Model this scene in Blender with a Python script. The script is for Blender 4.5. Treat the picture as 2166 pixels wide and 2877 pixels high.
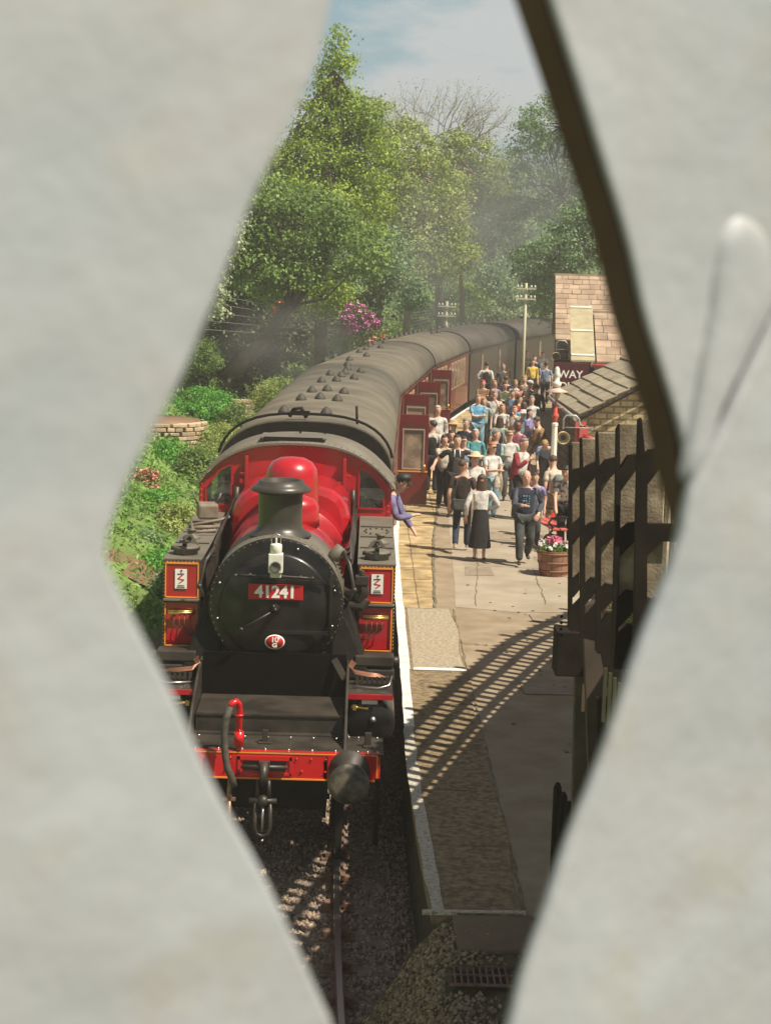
import bpy, bmesh, math, random
import numpy as np
from mathutils import Matrix, Vector, Euler
R = math.radians
for o in list(bpy.data.objects): bpy.data.objects.remove(o)
S = bpy.context.scene
COL = S.collection
# ------------------------------------------------------------ camera
CAMP = Vector((.96, 0, 6.16)); PITCH, YAW, ROLL = R(8.07), R(.67), R(1.7)
cam = bpy.data.cameras.new('camera'); camo = bpy.data.objects.new('camera', cam); COL.objects.link(camo)
cam.sensor_fit = 'HORIZONTAL'; cam.sensor_width = 36; cam.lens = 79.96
cam.clip_start = .05; cam.clip_end = 2500
cam.dof.use_dof = True; cam.dof.focus_distance = 25; cam.dof.aperture_fstop = 19
FW = Vector((math.sin(YAW)*math.cos(PITCH), math.cos(YAW)*math.cos(PITCH), -math.sin(PITCH)))
RT0 = Vector((math.cos(YAW), -math.sin(YAW), 0)); UP0 = RT0.cross(FW)
RT = RT0*math.cos(ROLL) + UP0*math.sin(ROLL); UP = UP0*math.cos(ROLL) - RT0*math.sin(ROLL)
camo.matrix_world = Matrix(((RT.x, UP.x, -FW.x, CAMP.x), (RT.y, UP.y, -FW.y, CAMP.y), (RT.z, UP.z, -FW.z, CAMP.z), (0, 0, 0, 1)))
S.camera = camo
# ------------------------------------------------------------ light and sky
SUN = Vector((.47, -.30, .83)).normalized()
sl = bpy.data.lights.new('sun', 'SUN'); sl.energy = 5.0; sl.angle = R(.42); sl.color = (1, .91, .76)
so = bpy.data.objects.new('sun', sl); COL.objects.link(so)
so.rotation_euler = (-SUN).to_track_quat('-Z', 'Y').to_euler(); so.location = (20, -10, 40)
W = bpy.data.worlds.new('World'); S.world = W; W.use_nodes = True
nt = W.node_tree; nt.nodes.clear()
def N(t, typ, **kw):
    n = t.nodes.new(typ)
    for k, v in kw.items():
        if hasattr(n, k): setattr(n, k, v)
    return n
wo = N(nt, 'ShaderNodeOutputWorld'); bg = N(nt, 'ShaderNodeBackground'); bg.inputs[1].default_value = .05
sky = N(nt, 'ShaderNodeTexSky', sky_type='NISHITA', sun_disc=False)
sky.sun_elevation = math.asin(SUN.z); sky.sun_rotation = math.atan2(SUN.x, SUN.y)
sky.dust_density = .6; sky.air_density = 1.2; sky.altitude = 150
tcn = N(nt, 'ShaderNodeTexCoord'); mp = N(nt, 'ShaderNodeMapping'); mp.inputs['Scale'].default_value = (1, 1, 2.6)
nz = N(nt, 'ShaderNodeTexNoise'); nz.inputs['Scale'].default_value = 5.5; nz.inputs['Detail'].default_value = 9; nz.inputs['Roughness'].default_value = .58
mp.inputs['Location'].default_value = (.62, .2, .35)
cr = N(nt, 'ShaderNodeValToRGB'); cr.color_ramp.elements[0].position = .52; cr.color_ramp.elements[1].position = .62
mx = N(nt, 'ShaderNodeMixRGB'); mx.inputs[2].default_value = (8.1, 8.5, 8.5, 1)
nt.links.new(tcn.outputs['Generated'], mp.inputs[0]); nt.links.new(mp.outputs[0], nz.inputs[0]); nt.links.new(nz.outputs[0], cr.inputs[0])
ml = N(nt, 'ShaderNodeMath', operation='MULTIPLY'); ml.inputs[1].default_value = .85
# clouds lie towards the horizon, the upper sky is clear
sx_ = N(nt, 'ShaderNodeSeparateXYZ'); nt.links.new(tcn.outputs['Generated'], sx_.inputs[0])
mr0 = N(nt, 'ShaderNodeMapRange'); mr0.inputs[1].default_value = .14; mr0.inputs[2].default_value = .34; mr0.inputs[3].default_value = .95; mr0.inputs[4].default_value = .06; nt.links.new(sx_.outputs[2], mr0.inputs[0]); nt.links.new(mr0.outputs[0], ml.inputs[1])
hs0 = N(nt, 'ShaderNodeHueSaturation'); hs0.inputs['Saturation'].default_value = .32; nt.links.new(sky.outputs[0], hs0.inputs['Color'])
nt.links.new(cr.outputs[0], ml.inputs[0]); nt.links.new(ml.outputs[0], mx.inputs[0]); veil = N(nt, 'ShaderNodeMixRGB'); veil.inputs[2].default_value = (4.1, 6.7, 7.7, 1); vm = N(nt, 'ShaderNodeMath', operation='MULTIPLY'); vm.inputs[1].default_value = .8
nt.links.new(mr0.outputs[0], vm.inputs[0]); nt.links.new(vm.outputs[0], veil.inputs[0]); nt.links.new(hs0.outputs[0], veil.inputs[1]); nt.links.new(veil.outputs[0], mx.inputs[1])
nt.links.new(mx.outputs[0], bg.inputs[0]); nt.links.new(bg.outputs[0], wo.inputs[0])
vs = S.view_settings; vs.view_transform = 'Standard'; vs.look = 'None'; vs.exposure = .52; vs.gamma = 1
S.render.engine = 'CYCLES'; S.cycles.max_bounces = 6; S.cycles.transparent_max_bounces = 8
S.cycles.volume_bounces = 0
try: S.cycles.volume_step_rate = 4; S.cycles.volume_max_steps = 64
except Exception: pass
S.render.resolution_x = 770; S.render.resolution_y = 1024
rnd = random.Random(7); RNG = np.random.default_rng(5)

# ------------------------------------------------------------ materials
MATS = {}
def mat(name, c, rough=.6, metal=0., c2=None, sc=3., lo=.35, hi=.65, bump=0., bsc=None, spec=None, coat=0., trans=0., emis=None, island=0., alpha=1., c3=None, det=6.):
    if name in MATS: return MATS[name]
    m = bpy.data.materials.new(name); m.use_nodes = True; t = m.node_tree; b = t.nodes['Principled BSDF']
    b.inputs['Base Color'].default_value = (*c, 1); b.inputs['Roughness'].default_value = rough; b.inputs['Metallic'].default_value = metal
    if spec is not None: b.inputs['Specular IOR Level'].default_value = spec
    if coat: b.inputs['Coat Weight'].default_value = coat; b.inputs['Coat Roughness'].default_value = .08
    if trans: b.inputs['Transmission Weight'].default_value = trans
    out = None
    if c2 is not None or bump:
        tc_ = N(t, 'ShaderNodeTexCoord')
        nz = N(t, 'ShaderNodeTexNoise'); nz.inputs['Scale'].default_value = sc; nz.inputs['Detail'].default_value = det
        t.links.new(tc_.outputs['Object'], nz.inputs[0])
        if c2 is not None:
            r = N(t, 'ShaderNodeValToRGB'); r.color_ramp.elements[0].position = lo; r.color_ramp.elements[1].position = hi
            r.color_ramp.elements[0].color = (*c, 1); r.color_ramp.elements[1].color = (*c2, 1)
            if c3: e = r.color_ramp.elements.new((lo+hi)/2); e.color = (*c3, 1)
            t.links.new(nz.outputs[0], r.inputs[0]); out = r.outputs[0]
        if bump:
            n2 = N(t, 'ShaderNodeTexNoise'); n2.inputs['Scale'].default_value = bsc or sc*6; n2.inputs['Detail'].default_value = 5
            t.links.new(tc_.outputs['Object'], n2.inputs[0])
            bp = N(t, 'ShaderNodeBump'); bp.inputs['Strength'].default_value = bump; bp.inputs['Distance'].default_value = .02
            t.links.new(n2.outputs[0], bp.inputs['Height']); t.links.new(bp.outputs[0], b.inputs['Normal'])
    if island:
        g = N(t, 'ShaderNodeNewGeometry'); h = N(t, 'ShaderNodeHueSaturation'); mr = N(t, 'ShaderNodeMapRange')
        mr.inputs[3].default_value = 1-island; mr.inputs[4].default_value = 1+island
        t.links.new(g.outputs['Random Per Island'], mr.inputs[0]); t.links.new(mr.outputs[0], h.inputs['Value'])
        if out: t.links.new(out, h.inputs['Color'])
        else: h.inputs['Color'].default_value = (*c, 1)
        out = h.outputs[0]
    if out: t.links.new(out, b.inputs['Base Color'])
    if emis: b.inputs['Emission Color'].default_value = (*emis, 1); b.inputs['Emission Strength'].default_value = 1
    if alpha < 1: b.inputs['Alpha'].default_value = alpha
    MATS[name] = m; return m
def leafmat(name, c, c2, tr=.35):
    if name in MATS: return MATS[name]
    c = tuple(k*1.22 for k in c); c2 = tuple(k*1.22 for k in c2)
    m = mat(name, c, .55, c2=c2, sc=.8, lo=.4, hi=.6, island=.30, spec=.35)
    t = m.node_tree; b = t.nodes['Principled BSDF']; o = t.nodes['Material Output']
    src = b.inputs['Base Color'].links[0].from_socket
    tl = N(t, 'ShaderNodeBsdfTranslucent'); ms = N(t, 'ShaderNodeMixShader'); ms.inputs[0].default_value = tr
    t.links.new(src, tl.inputs[0]); t.links.new(b.outputs[0], ms.inputs[1]); t.links.new(tl.outputs[0], ms.inputs[2]); t.links.new(ms.outputs[0], o.inputs[0])
    return m
def brickmat(name, c1, c2, mortar, w, h, axis='XZ', rough=.9, ms=.02, bump=.4, off=.5):
    if name in MATS: return MATS[name]
    m = bpy.data.materials.new(name); m.use_nodes = True; t = m.node_tree; b = t.nodes['Principled BSDF']; b.inputs['Roughness'].default_value = rough
    tc_ = N(t, 'ShaderNodeTexCoord'); sp = N(t, 'ShaderNodeSeparateXYZ'); cb = N(t, 'ShaderNodeCombineXYZ'); br = N(t, 'ShaderNodeTexBrick')
    t.links.new(tc_.outputs['Object'], sp.inputs[0])
    t.links.new(sp.outputs['XYZ'.index(axis[0])], cb.inputs[0]); t.links.new(sp.outputs['XYZ'.index(axis[1])], cb.inputs[1])
    nz = N(t, 'ShaderNodeTexNoise'); nz.inputs['Scale'].default_value = 1.3; va = N(t, 'ShaderNodeVectorMath', operation='MULTIPLY_ADD')
    t.links.new(tc_.outputs['Object'], nz.inputs[0]); t.links.new(nz.outputs[1], va.inputs[0]); va.inputs[1].default_value = (.05, .05, .05); t.links.new(cb.outputs[0], va.inputs[2])
    t.links.new(va.outputs[0], br.inputs[0])
    br.inputs['Color1'].default_value = (*c1, 1); br.inputs['Color2'].default_value = (*c2, 1); br.inputs['Mortar'].default_value = (*mortar, 1)
    br.inputs['Scale'].default_value = 1; br.inputs['Mortar Size'].default_value = ms; br.inputs['Brick Width'].default_value = w; br.inputs['Row Height'].default_value = h; br.offset = off
    n2 = N(t, 'ShaderNodeTexNoise'); n2.inputs['Scale'].default_value = 3.5; n2.inputs['Detail'].default_value = 8
    mr = N(t, 'ShaderNodeMapRange'); mr.inputs[1].default_value = .3; mr.inputs[2].default_value = .7; mr.inputs[3].default_value = .55; mr.inputs[4].default_value = 1.35
    t.links.new(tc_.outputs['Object'], n2.inputs[0]); t.links.new(n2.outputs[0], mr.inputs[0])
    hs = N(t, 'ShaderNodeHueSaturation'); t.links.new(br.outputs[0], hs.inputs['Color']); t.links.new(mr.outputs[0], hs.inputs['Value'])
    t.links.new(hs.outputs[0], b.inputs['Base Color'])
    bp = N(t, 'ShaderNodeBump'); bp.inputs['Strength'].default_value = bump; bp.inputs['Distance'].default_value = .02; bp.invert = True
    t.links.new(br.outputs[1], bp.inputs['Height']); t.links.new(bp.outputs[0], b.inputs['Normal'])
    MATS[name] = m; return m

# ------------------------------------------------------------ mesh builder
class MB:
    def __init__(s): s.v = []; s.f = []; s.sm = []; s.M = Matrix()
    def add(s, vs_, fs, smooth=False):
        n = len(s.v); s.v += [tuple(s.M @ Vector(p)) for p in vs_]
        s.f += [tuple(i+n for i in f) for f in fs]; s.sm += [smooth]*len(fs); return s
    def box(s, c, d, rot=None):
        x, y, z = [k/2 for k in d]; P = [Vector(p) for p in ((-x,-y,-z),(x,-y,-z),(x,y,-z),(-x,y,-z),(-x,-y,z),(x,-y,z),(x,y,z),(-x,y,z))]
        if rot: m = Euler(rot).to_matrix(); P = [m @ p for p in P]
        return s.add([p+Vector(c) for p in P], [(3,2,1,0),(4,5,6,7),(0,1,5,4),(1,2,6,5),(2,3,7,6),(3,0,4,7)])
    def bar(s, a, b, w, h=None, up=(0,0,1)):
        a, b = Vector(a), Vector(b); d = b-a; L = d.length
        if L < 1e-6: return s
        d.normalize(); u = Vector(up)
        if abs(d.dot(u)) > .99: u = Vector((0, 1, 0))
        r = d.cross(u).normalized(); u = r.cross(d); h = h or w
        P = []
        for e in (a, b):
            for i, j in ((-1,-1),(1,-1),(1,1),(-1,1)): P.append(e + r*w/2*i + u*h/2*j)
        return s.add(P, [(0,1,2,3),(7,6,5,4),(0,4,5,1),(1,5,6,2),(2,6,7,3),(3,7,4,0)])
    def tube(s, pts, r, n=8, cap=True, smooth=True):
        pts = [Vector(p) for p in pts]; rs = r if isinstance(r, (list, tuple)) else [r]*len(pts)
        V, F = [], []; pu = None
        for i, p in enumerate(pts):
            d = (pts[min(i+1, len(pts)-1)]-pts[max(i-1, 0)]).normalized()
            if pu is None: pu = Vector((0, 0, 1)) if abs(d.z) < .9 else Vector((1, 0, 0))
            u = (pu - d*pu.dot(d)).normalized(); pu = u; w = d.cross(u)
            V += [p + (u*math.cos(2*math.pi*k/n) + w*math.sin(2*math.pi*k/n))*rs[i] for k in range(n)]
        for i in range(len(pts)-1):
            for k in range(n): a = i*n+k; b = i*n+(k+1) % n; F.append((a, b, b+n, a+n))
        s.add(V, F, smooth)
        if cap: s.add(V[:n], [tuple(range(n))[::-1]]); s.add(V[-n:], [tuple(range(n))])
        return s
    def lathe(s, prof, c=(0,0,0), ax='Z', n=24, smooth=True, sx=1, sy=1):
        V, F = [], []
        for r_, h in prof:
            for k in range(n):
                a = 2*math.pi*k/n; x, y = r_*math.cos(a)*sx, r_*math.sin(a)*sy
                V.append({'Z': (x, y, h), 'Y': (x, h, y), 'X': (h, x, y)}[ax])
        for i in range(len(prof)-1):
            for k in range(n): a = i*n+k; b = i*n+(k+1) % n; F.append((a, b, b+n, a+n))
        V = [Vector(p)+Vector(c) for p in V]
        s.add(V, F, smooth)
        for i0, r_ in ((0, prof[0][0]), (len(prof)-1, prof[-1][0])):
            if r_ > 1e-4: s.add(V[i0*n:i0*n+n], [tuple(range(n))])
        return s
    def prism(s, poly, d):
        d = Vector(d); n = len(poly); P = [Vector(p) for p in poly]
        return s.add(P+[p+d for p in P], [tuple(range(n))[::-1], tuple(range(n, 2*n))]+[(i, (i+1) % n, (i+1) % n+n, i+n) for i in range(n)])
    def sph(s, c, r, n=8, m=6, sc=(1,1,1)):
        return s.lathe([(max(1e-5, r*math.sin(math.pi*i/m)), -r*math.cos(math.pi*i/m)*sc[2]) for i in range(m+1)], c, 'Z', n, sx=sc[0], sy=sc[1])
    def build(s, name, m, parent=None, bevel=0, **kw):
        me = bpy.data.meshes.new(name); me.from_pydata(s.v, [], s.f)
        me.polygons.foreach_set('use_smooth', s.sm); me.materials.append(m)
        bm = bmesh.new(); bm.from_mesh(me); bmesh.ops.remove_doubles(bm, verts=bm.verts, dist=1e-5); bmesh.ops.recalc_face_normals(bm, faces=bm.faces); bm.to_mesh(me); bm.free()
        o = bpy.data.objects.new(name, me); COL.objects.link(o)
        if parent: o.parent = parent
        if bevel:
            b = o.modifiers.new('bevel', 'BEVEL'); b.width = bevel; b.segments = 2; b.limit_method = 'ANGLE'; b.angle_limit = R(40)
        return tag(o, **kw)
def tag(o, label=None, cat=None, group=None, kind=None):
    if label: o['label'] = label
    if cat: o['category'] = cat
    if group: o['group'] = group
    if kind: o['kind'] = kind
    return o
def thing(name, label, cat, loc=(0,0,0), rz=0, group=None):
    o = bpy.data.objects.new(name, None); COL.objects.link(o); o.location = loc; o.rotation_euler = (0, 0, rz); o.empty_display_size = .1
    return tag(o, label, cat, group)
def npmesh(name, V, F, m, parent=None, smooth=False, **kw):
    V = np.asarray(V, np.float32); F = np.asarray(F, np.int32); k = F.shape[1]
    me = bpy.data.meshes.new(name); me.vertices.add(len(V)); me.vertices.foreach_set('co', V.ravel())
    me.loops.add(F.size); me.loops.foreach_set('vertex_index', F.ravel()); me.polygons.add(len(F))
    me.polygons.foreach_set('loop_start', np.arange(0, F.size, k, dtype=np.int32)); me.polygons.foreach_set('loop_total', np.full(len(F), k, np.int32))
    if smooth: me.polygons.foreach_set('use_smooth', np.ones(len(F), bool))
    me.update(calc_edges=True); me.validate(); me.materials.append(m)
    o = bpy.data.objects.new(name, me); COL.objects.link(o)
    if parent: o.parent = parent
    return tag(o, **kw)
def text(s_, name, size, loc, rot, m, parent=None, ext=.002, font=None, sx=1., offset=0.):
    cu = bpy.data.curves.new(name, 'FONT'); cu.body = s_; cu.size = size; cu.extrude = ext; cu.align_x = 'CENTER'; cu.align_y = 'CENTER'; cu.offset = offset; cu.space_line = 1.05
    o = bpy.data.objects.new(name, cu); COL.objects.link(o)
    dg = bpy.context.evaluated_depsgraph_get(); me = bpy.data.meshes.new_from_object(o.evaluated_get(dg)); bpy.data.objects.remove(o)
    me.materials.clear(); me.materials.append(m)
    o = bpy.data.objects.new(name, me); COL.objects.link(o); o.location = loc; o.rotation_euler = rot; o.scale = (sx, 1, 1)
    if parent: o.parent = parent
    return o
# track centre line: straight under the engine, then a curve of 200 m radius to the right
def tcx(y):
    if y < 19: return .004*(19-y)**2
    if y > 30: return (y-30)**2/400
    return 0.
def tca(y):
    return math.atan(-.008*(19-y)) if y < 19 else math.atan((y-30)/200) if y > 30 else 0.
EDGE = 1.52
def gz(x, y):
    r = x-tcx(max(min(y, 150), 5))
    if r < -2.5:
        d = -2.5-r
        return -.2+.42*min(d, 7)+.3*max(0, min(d-7, 25))
    return -.2

# ------------------------------------------------------------ base materials
M_asph = mat('asphalt', (.225, .165, .10), .9, c2=(.33, .265, .18), sc=2.2, lo=.3, hi=.7, det=12, bump=.25, bsc=60)
M_asph2 = mat('asphalt_worn', (.27, .22, .155), .9, c2=(.37, .315, .235), sc=1.6, lo=.3, hi=.68, det=12, bump=.2, bsc=50)
M_gravelc = mat('rough_concrete', (.26, .21, .14), .95, c2=(.42, .36, .26), sc=22, lo=.35, hi=.65, bump=.5, bsc=45)
M_moss = mat('mossy_concrete', (.13, .088, .045), .95, c2=(.30, .225, .13), sc=16, lo=.34, hi=.68, bump=.5, bsc=45, det=10)
M_slab = brickmat('yellow_flagstone', (.36, .26, .125), (.43, .32, .165), (.18, .13, .07), .62, 1.3, 'XY', ms=.012, off=.0)
M_white = mat('white_line_paint', (.72, .70, .66), .7, c2=(.5, .47, .42), sc=5, lo=.5, hi=.75, bump=.3, bsc=40)
M_whitew = mat('worn_white_paint', (.50, .45, .37), .8, c2=(.26, .21, .15), sc=30, lo=.46, hi=.70, bump=.4, bsc=50, det=10)
M_brick = brickmat('platform_brickwork', (.05, .035, .025), (.07, .05, .035), (.025, .02, .015), .22, .075, 'YZ')
M_ball = mat('ballast_bed', (.09, .065, .045), .95, c2=(.22, .17, .12), sc=18, lo=.35, hi=.65, bump=1, bsc=30)
M_ter = mat('bank_earth_and_grass', (.09, .14, .03), .95, c2=(.17, .26, .06), sc=.6, lo=.4, hi=.6, bump=.6, bsc=8)
M_rust = mat('rusty_steel', (.12, .06, .035), .75, c2=(.2, .12, .08), sc=12)
M_rail = mat('polished_rail_head', (.45, .42, .40), .35, 1)
M_sleep = mat('weathered_sleeper', (.13, .10, .08), .9, c2=(.22, .18, .14), sc=6, bump=.5)
M_stone = mat('ballast_stone', (.27, .20, .145), .9, island=.55)
M_dark = mat('sooty_black', (.010, .008, .007), .7, c2=(.018, .014, .011), sc=6, spec=.2)

# ------------------------------------------------------------ terrain
ys = np.concatenate([np.arange(-20, 160, 2.), np.array([170, 190, 220, 260, 320, 420])])
rs = np.concatenate([np.array([-250, -160, -110, -80]), np.arange(-50, -12, 3.), np.arange(-12, -2.4, .8), np.array([-2.5, -2, 0, 2, 5, 12, 16, 25, 50, 100, 180, 250])])
V = []
for y in ys:
    for r_ in rs:
        x = r_+tcx(max(min(y, 150), 5)); z = gz(x, y)
        if r_ < -3: z += .12*math.sin(x*1.7+y*.9)+.1*math.sin(y*1.3-x)
        if r_ > 12: z = .8+max(0, r_-16)*.12 if r_ < 60 else 6+.02*r_
        if y > 125: z += (min(y, 320)-125)*.05
        V.append((x, y, z))
nr = len(rs); F = [(i*nr+j, i*nr+j+1, (i+1)*nr+j+1, (i+1)*nr+j) for i in range(len(ys)-1) for j in range(nr-1)]
npmesh('ground', V, F, M_ter, smooth=True, kind='structure')
def strip(name, y0, y1, a, b, z, m, step=1.5, zb=None, kind='structure', wob=0):
    """sheet or box that follows the platform edge between offsets a and b (a, b numbers or functions of y)"""
    yy = list(np.arange(y0, y1, step))+[y1]; fa = a if callable(a) else (lambda y: tcx(y)+a); fb = b if callable(b) else (lambda y: tcx(y)+b)
    mb = MB(); P = []
    for i, y in enumerate(yy):
        w1 = wob*(rnd.random()-.5); w2 = wob*(rnd.random()-.5)
        P.append(((fa(y)+w1, y), (fb(y)+w2, y)))
    for (a0, b0), (a1, b1) in zip(P[:-1], P[1:]):
        mb.add([(*a0, z), (*b0, z), (*b1, z), (*a1, z)], [(0, 1, 2, 3)])
        if zb is not None:
            mb.add([(*a0, z), (*a1, z), (*a1, zb), (*a0, zb)], [(0, 1, 2, 3)]); mb.add([(*b0, z), (*b1, z), (*b1, zb), (*b0, zb)], [(0, 1, 2, 3)])
    if zb is not None:
        for (a0, b0) in (P[0], P[-1]): mb.add([(*a0, z), (*b0, z), (*b0, zb), (*a0, zb)], [(0, 1, 2, 3)])
    return mb.build(name, m, kind=kind)
strip('ballast', -10, 140, -2.6, 1.6, -.17, M_ball)
strip('platform', 13.55, 118, EDGE, 12.5, .90, M_asph, zb=-.25, step=1.0)
strip('platform_edge_wall', 13.6, 118, EDGE-.01, EDGE+.05, .78, M_brick, zb=-.25)
strip('platform_coping', 13.53, 26.4, EDGE-.04, lambda y: 2.36+.03*math.sin(y*2.1), .912, M_moss, zb=.80, step=.5)
strip('platform_coping', 22.3, 26.36, EDGE+.13, lambda y: 2.34+.03*math.sin(y*2.1), .9165, M_gravelc, step=.5)
strip('flagstones', 26.4, 118, EDGE-.04, lambda y: tcx(y)+ (2.06+.028*(y-26.4) if y < 37 else 2.36), .914, M_slab, zb=.8, step=1.0, wob=.03)
strip('edge_line', 26.4, 118, EDGE-.045, EDGE+.075, .9195, M_white, step=.6, wob=.012)
strip('edge_line', 22.2, 26.4, EDGE-.045, EDGE+.085, .9205, M_white, step=.5, wob=.012)
strip('edge_line', 19.3, 22.2, EDGE-.045, EDGE+.075, .9195, M_white, step=.5, wob=.012)
strip('edge_line', 13.53, 19.3, EDGE-.045, EDGE+.07, .9195, M_whitew, step=.4, wob=.03)
strip('platform_line', 22.15, 22.3, EDGE+.13, lambda y: 2.36, .9215, M_white, step=.05, wob=.01)
mb = MB(); mb.add([(2.42, 26.6, .904), (2.5, 28.5, .904), (2.75, 37, .904), (3.4, 48, .904), (11.9, 48, .904), (11.9, 27.6, .904), (4.2, 26.4, .904), (3.3, 26.3, .904)], [tuple(range(8))]); mb.build('platform_surface', M_asph2, kind='structure')
M_dirt = mat('crack_dirt', (.10, .085, .045), .95, c2=(.2, .17, .1), sc=8)
strip('crack', 26.4, 60, lambda y: tcx(y)+(2.07+.028*(y-26.4) if y < 37 else 2.37), lambda y: tcx(y)+(2.11+.028*(y-26.4) if y < 37 else 2.40)+.02*rnd.random(), .9175, M_dirt, step=.23, wob=.035)
strip('crack', 13.6, 26.4, lambda y: 2.36, lambda y: 2.385, .9075, M_dirt, step=.21, wob=.03)
# worn joints, patches and small stains on the platform
M_pat = mat('tarmac_patch', (.22, .175, .12), .9, c2=(.29, .235, .165), sc=4, bump=.3, bsc=60)
rp0 = random.Random(3)
for x, y, w, d_, a in ((3.6, 25.6, .9, .5, 3), (3.2, 33.5, .7, 1.1, -6), (4.1, 31.2, .5, .45, 10), (2.75, 29.5, .45, .8, 2), (3.05, 21.0, .6, .9, -4)):
    MB().prism([(x+w*(i in (1, 2))+rp0.uniform(-.06, .06), y+d_*(i > 1)+rp0.uniform(-.06, .06), .9085) for i in range(4)], (0, 0, .003)).build('tarmac_patch', M_pat, kind='structure')
mb = MB()
for k in range(120):
    x, y = rp0.uniform(2.5, 5.2), rp0.uniform(17, 40); r_ = rp0.uniform(.012, .035); mb.lathe([(r_, .9122), (.001, .9126)], (x, y, 0), 'Z', 7, sy=rp0.uniform(.6, 1.3))
mb.build('stains', M_dirt, kind='stuff', label='small dark spots and litter trodden into the platform surface', cat='stains')
mb = MB()
for (x0, y0, x1, y1) in ((2.4, 30.6, 4.9, 30.2), (2.75, 26.7, 3.0, 30.4), (3.0, 30.4, 3.3, 36), (2.45, 35.2, 5.4, 34.7), (3.9, 27, 4.0, 30.3), (2.4, 23.9, 2.9, 23.8)):
    n_ = 24; P_0 = [(x0+(x1-x0)*i/n_+rp0.uniform(-.02, .02), y0+(y1-y0)*i/n_+rp0.uniform(-.03, .03)) for i in range(n_+1)]
    for (a0, b0), (a1, b1) in zip(P_0[:-1], P_0[1:]): w_ = rp0.uniform(.003, .010); mb.add([(a0-w_, b0-w_, .9115), (a0+w_, b0+w_, .9115), (a1+w_, b1+w_, .9115), (a1-w_, b1-w_, .9115)], [(0, 1, 2, 3)])
mb.build('cracks', M_dirt, kind='structure')
mb = MB()
for k in range(30):
    y = 26.4+k*1.25+rp0.uniform(-.15, .15); xa, xb = tcx(y)+EDGE+.085, tcx(y)+(2.05+.028*(y-26.4) if y < 37 else 2.35); mb.box(((xa+xb)/2, y, .9165), (xb-xa, .02, .002), (0, 0, R(rp0.uniform(-2, 2))))
mb.build('flagstone_joints', M_dirt, kind='structure')
# joints across the mossy coping
mb = MB()
for y in (15.2, 16.9, 18.6, 20.4): mb.box((1.92+.0, y, .914), (.84, .018, .004), (0, 0, R(rnd.uniform(-1.5, 1.5))))
mb.build('coping_joints', M_dirt, kind='structure')
# white chipped nosing at the platform end
mb = MB(); mb.box((1.95, 13.56, .905), (.86, .05, .03), (0, 0, R(2))); mb.build('platform_end_nosing', M_whitew, kind='structure')
# ground just beyond the platform end: ballast spilling over a low rise, slab and drain
def gend(x, y): 
    t = min(max((x-.85)/.95, 0), 1); return -.17+(.17+.62+.17*(y-12))*t*t*(3-2*t)
V = []; nx, ny = 60, 40
for j in range(ny+1):
    for i in range(nx+1):
        x = .9+i*.06; y = 10.2+j*(3.33/ny); V.append((x, y, gend(x, y)+.012*math.sin(x*31+y*7)+.012*math.sin(y*27-x*9)))
npmesh('ground_rise', V, [(j*(nx+1)+i, j*(nx+1)+i+1, (j+1)*(nx+1)+i+1, (j+1)*(nx+1)+i) for j in range(ny) for i in range(nx)], mat('mossy_gravel', (.045, .045, .02), .95, c2=(.12, .09, .055), sc=9, bump=1, bsc=30), smooth=True, kind='structure')
MB().prism([(1.79, 12.98, .78), (2.40, 13.0, .78), (2.42, 13.52, .858), (1.77, 13.52, .858)], (0, 0, .045)).build('concrete_slab', mat('stained_concrete', (.13, .09, .055), .9, c2=(.19, .135, .085), sc=3, bump=.2), kind='structure', bevel=.01)
t = thing('drain_grate', 'rusty rectangular drain grate sunk in the gravel beyond the platform end', 'drain grate', (1.95, 12.62, .758))
mb = MB()
for y in (-.17, .17): mb.box((0, y, 0), (.50, .016, .02))
for k in range(9): mb.box((-.2+k*.05, 0, .001), (.013, .34, .018))
mb.box((0, 0, .004), (.5, .014, .016)); mb.build('bars', M_rust, t)
MB().box((0, 0, -.012), (.42, .33, .006)).build('pit', mat('pit_black', (.01, .008, .006), .9), t)
# loose stones
def stones(name, n, fx, fy, fz, smin, smax, m, **kw):
    base = np.array([(1,0,0),(-1,0,0),(0,1,0),(0,-1,0),(0,0,1),(0,0,-1)], float); FT = np.array([(0,2,4),(2,1,4),(1,3,4),(3,0,4),(2,0,5),(1,2,5),(3,1,5),(0,3,5)])
    V, F = [], []
    for i in range(n):
        x, y = fx(), fy()
        if name == 'gravel_stones' and 1.68 < x < 2.22 and 12.42 < y < 12.82: x += .6
        s_ = rnd.uniform(smin, smax); e = Euler((rnd.random()*6, rnd.random()*6, rnd.random()*6)).to_matrix()
        sc_ = Vector((rnd.uniform(.7, 1.3), rnd.uniform(.6, 1.1), rnd.uniform(.4, .8)))*s_
        c = Vector((x, y, fz(x, y)+s_*.25)); n0 = len(V)
        V += [c + e @ Vector((b[0]*sc_.x*rnd.uniform(.8, 1.2), b[1]*sc_.y, b[2]*sc_.z)) for b in base]; F += [tuple(int(k)+n0 for k in f) for f in FT]
    return npmesh(name, V, F, m, kind='stuff', **kw)
stones('ballast_stones', 16000, lambda: rnd.uniform(-.9, 1.5), lambda: rnd.uniform(12.9, 20.5), lambda x, y: -.175, .018, .042, M_stone, label='brown and grey ballast stones between the rails and the platform', cat='gravel')
stones('gravel_stones', 4500, lambda: min(max(rnd.gauss(1.5, .28), .92), 2.45), lambda: rnd.uniform(11, 13.45), gend, .014, .036, mat('pale_gravel_stone', (.25, .185, .12), .9, island=.5), label='pale loose gravel heaped beyond the end of the platform', cat='gravel')
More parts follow.
